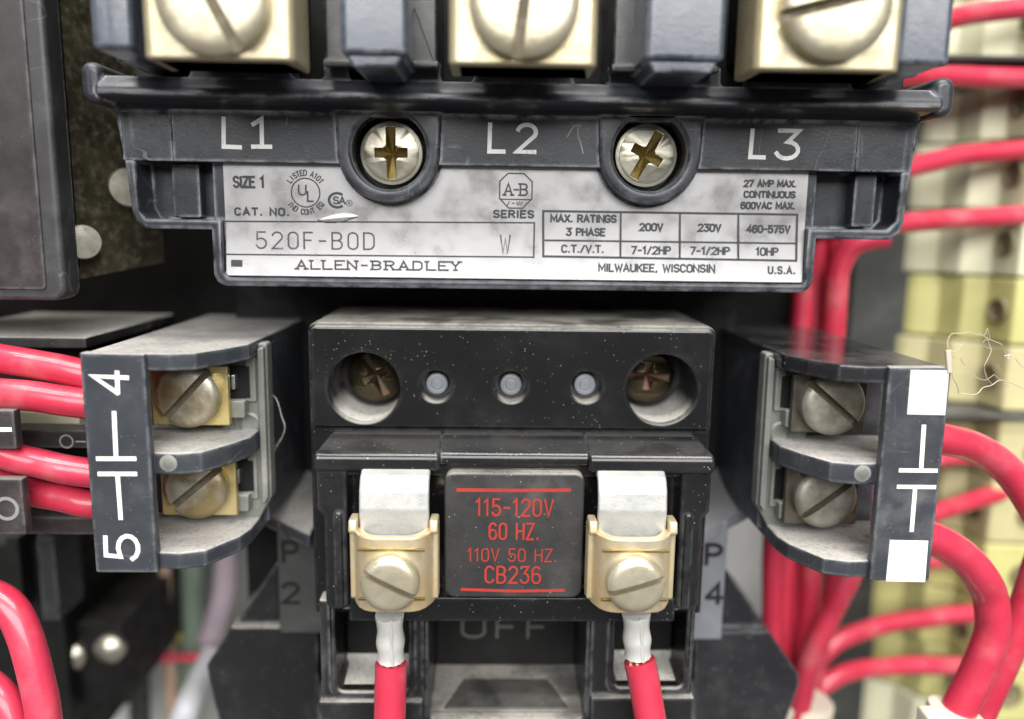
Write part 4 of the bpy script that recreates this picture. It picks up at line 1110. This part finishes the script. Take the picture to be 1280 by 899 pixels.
def B4(x0, y0, x1, y1, Y): 
    a = P(x0, y0, Y); b = P(x1, y1, Y); return a[0], b[0], b[1], a[1]
def nbox(name, mat, x0, y0, x1, y1, Y, Yb, par=None, bv=.25):
    a, b, c, d = B4(x0, y0, x1, y1, Y); return MB().box(a, b, Y, Yb, c, d, bevel=bv).build(name, mat, par or nb)
nbox('top_plate', 'well_dust', -120, 420, 108, 436, 0, 28)
nbox('shelf', 'brown_black', -120, 536, 120, 561, -2, 20)
nbox('base_shelf', 'brown_black', -120, 646, 128, 669, -3, 24)
p1 = nbox('marking_plate', 'brown_black', -120, 512, 21, 562, -9.5, -8)
p2 = nbox('marking_plate', 'brown_black', -120, 598, 33, 669, -9.5, -8)
mb = MB(); ribbon(mb, [P(-10, 537, -9.53), P(13, 537, -9.53)], .5, -9.53); mb.build('marking', 'white_print', p1)
cO = P(8, 636, -9.53); mb = MB(); ribbon(mb, circle(cO[0], cO[1], 1.25, 30), .42, -9.53, True); mb.build('marking', 'grey_print', p2)
nbox('terminal_insert', 'cream_plastic', 18, 514, 100, 531, 1.2, 6)
nbox('terminal_insert', 'cream_plastic', 30, 628, 100, 645, 1.2, 6)
cG = P(83, 552, -2.05); mb = MB(); ribbon(mb, circle(cG[0], cG[1], .8, 24), .2, -2.05, True); ribbon(mb, [(cG[0] + 1.2, cG[1]), (cG[0] + 2.4, cG[1])], .2, -2.05); mb.build('marking', 'grey_print', nb)
nbox('rear_body', 'matte_dark', -120, 430, 120, 665, 6.5, 60)

# ================================================================== LOWER LEFT BACKGROUND
lr = thing('control_relay', 'dark control relay in shadow below the brown contact block', 'relay', (-62, 40, -95))
nbx = lambda *a, **k: nbox(*a, par=lr, **k)
nbx('body', 'matte_dark', -120, 680, 95, 960, 30, 77)
nbx('rib', 'relay_dark', 45, 672, 75, 775, 24, 32)
nbx('rib', 'matte_dark', 5, 672, 30, 760, 26, 32)
nbx('foot', 'matte_dark', 95, 780, 160, 880, 34, 60)
for px, py in ((140, 808), (92, 818)):
    MB().lathe([(2.6, 0), (2.6, 1.2), (1.6, 2.1), (.01, 2.3)], P3(px, py, 34), n=24).build('screw_head', 'bright_screw', lr)
def cab(label, pts, r, mat, name='background_cable'):
    mb = MB().tube([P3(a, b, y) for a, b, y in pts], r, n=14); return tag(mb.build(name, mat), label, 'cable', 'coloured cables behind the left skirt')
cab('thin red cable crossing level behind the left skirt', [(160, 824, 50), (220, 822, 50), (275, 821, 50), (330, 822, 50)], 1.0, 'red_pvc')
cab('orange cable standing upright behind the left skirt', [(206, 700, 55), (208, 780, 55), (214, 850, 55), (216, 930, 55)], 1.2, 'cable_orange')
cab('yellow cable with a dark joint behind the left contact block', [(196, 660, 58), (206, 730, 58), (212, 770, 58), (222, 800, 58)], 1.0, 'cable_yellow')
cab('violet cable standing behind the left contact block', [(286, 640, 60), (284, 700, 60), (280, 745, 60), (262, 800, 62)], 2.6, 'cable_violet')
cab('green cable behind the orange one', [(240, 660, 66), (236, 740, 66), (238, 800, 66), (236, 930, 66)], 3.0, 'cable_green')
cab('white cable lying low beside the left skirt', [(216, 960, 36), (228, 905, 37), (236, 880, 38), (250, 850, 44), (266, 820, 50)], 2.4, 'cable_white')
cab('dark grey cable behind the yellow one', [(170, 690, 62), (172, 780, 62), (176, 930, 62)], 2.2, 'duct_grey')

# ================================================================== LINT
def fib(mb, pts, r): mb.tube([P3(*p) for p in pts], r, n=6, smooth=8)
mb = MB()
def loose(p, k, r):
    q = []
    for i in range(len(p) - 1):
        for t in (0, .5):
            q.append(tuple(p[i][c] + (p[i + 1][c] - p[i][c]) * t + random.uniform(-k, k) * (1 if c < 2 else .06) for c in range(3)))
    q.append(p[-1]); fib(mb, q, r)
loose([(1186, 462, -12.4), (1184, 430, -11.5), (1190, 418, -11), (1208, 416, -10), (1222, 417, -9.5), (1233, 422, -9), (1240, 440, -9), (1230, 455, -9.5), (1232, 472, -9), (1240, 480, -8)], 1.6, .045)
loose([(1190, 464, -12), (1194, 480, -11.5), (1200, 492, -11), (1214, 495, -10.5), (1230, 486, -10), (1250, 476, -9), (1266, 480, -8), (1290, 488, -8)], 1.4, .055)
loose([(1204, 417, -10), (1203, 430, -10), (1196, 437, -10.5), (1190, 440, -11)], 1.2, .04)
loose([(1233, 422, -9), (1252, 432, -8.5), (1258, 445, -8), (1268, 448, -8), (1282, 462, -8)], 1.6, .04)
loose([(1190, 444, -11.5), (1200, 448, -11), (1206, 456, -10.5)], 1.2, .045)
loose([(1192, 462, -11.5), (1212, 468, -10), (1232, 474, -9), (1245, 470, -8.5), (1262, 484, -8)], 1.8, .03)
loose([(1228, 420, -9.2), (1234, 410, -9), (1238, 424, -9), (1228, 430, -9.3), (1240, 436, -9)], 2.0, .03)
loose([(1256, 446, -8.2), (1262, 443, -8), (1266, 446, -8), (1260, 449, -8.2), (1264, 444, -8)], 1.2, .08)
mb.plate([P(a, b, -12.3) for a, b in ((1180, 438), (1187, 437), (1188, 466), (1182, 466))], -12.75, -12.4, bevel=.1)
tag(mb.build('lint_strand', 'fibre'), 'pale tangled lint strand caught on the corner beside the white square', 'lint')
mb = MB()
fib(mb, [(338, 492, 3), (346, 500, 2), (352, 520, 2), (356, 535, 2), (350, 552, 3), (342, 558, 4)], .06)
fib(mb, [(336, 580, 4), (345, 560, 3), (351, 548, 2.5)], .045)
tag(mb.build('lint_strand', 'fibre'), 'thin lint strand hanging off the bracket of the block marked 4 and 5', 'lint')
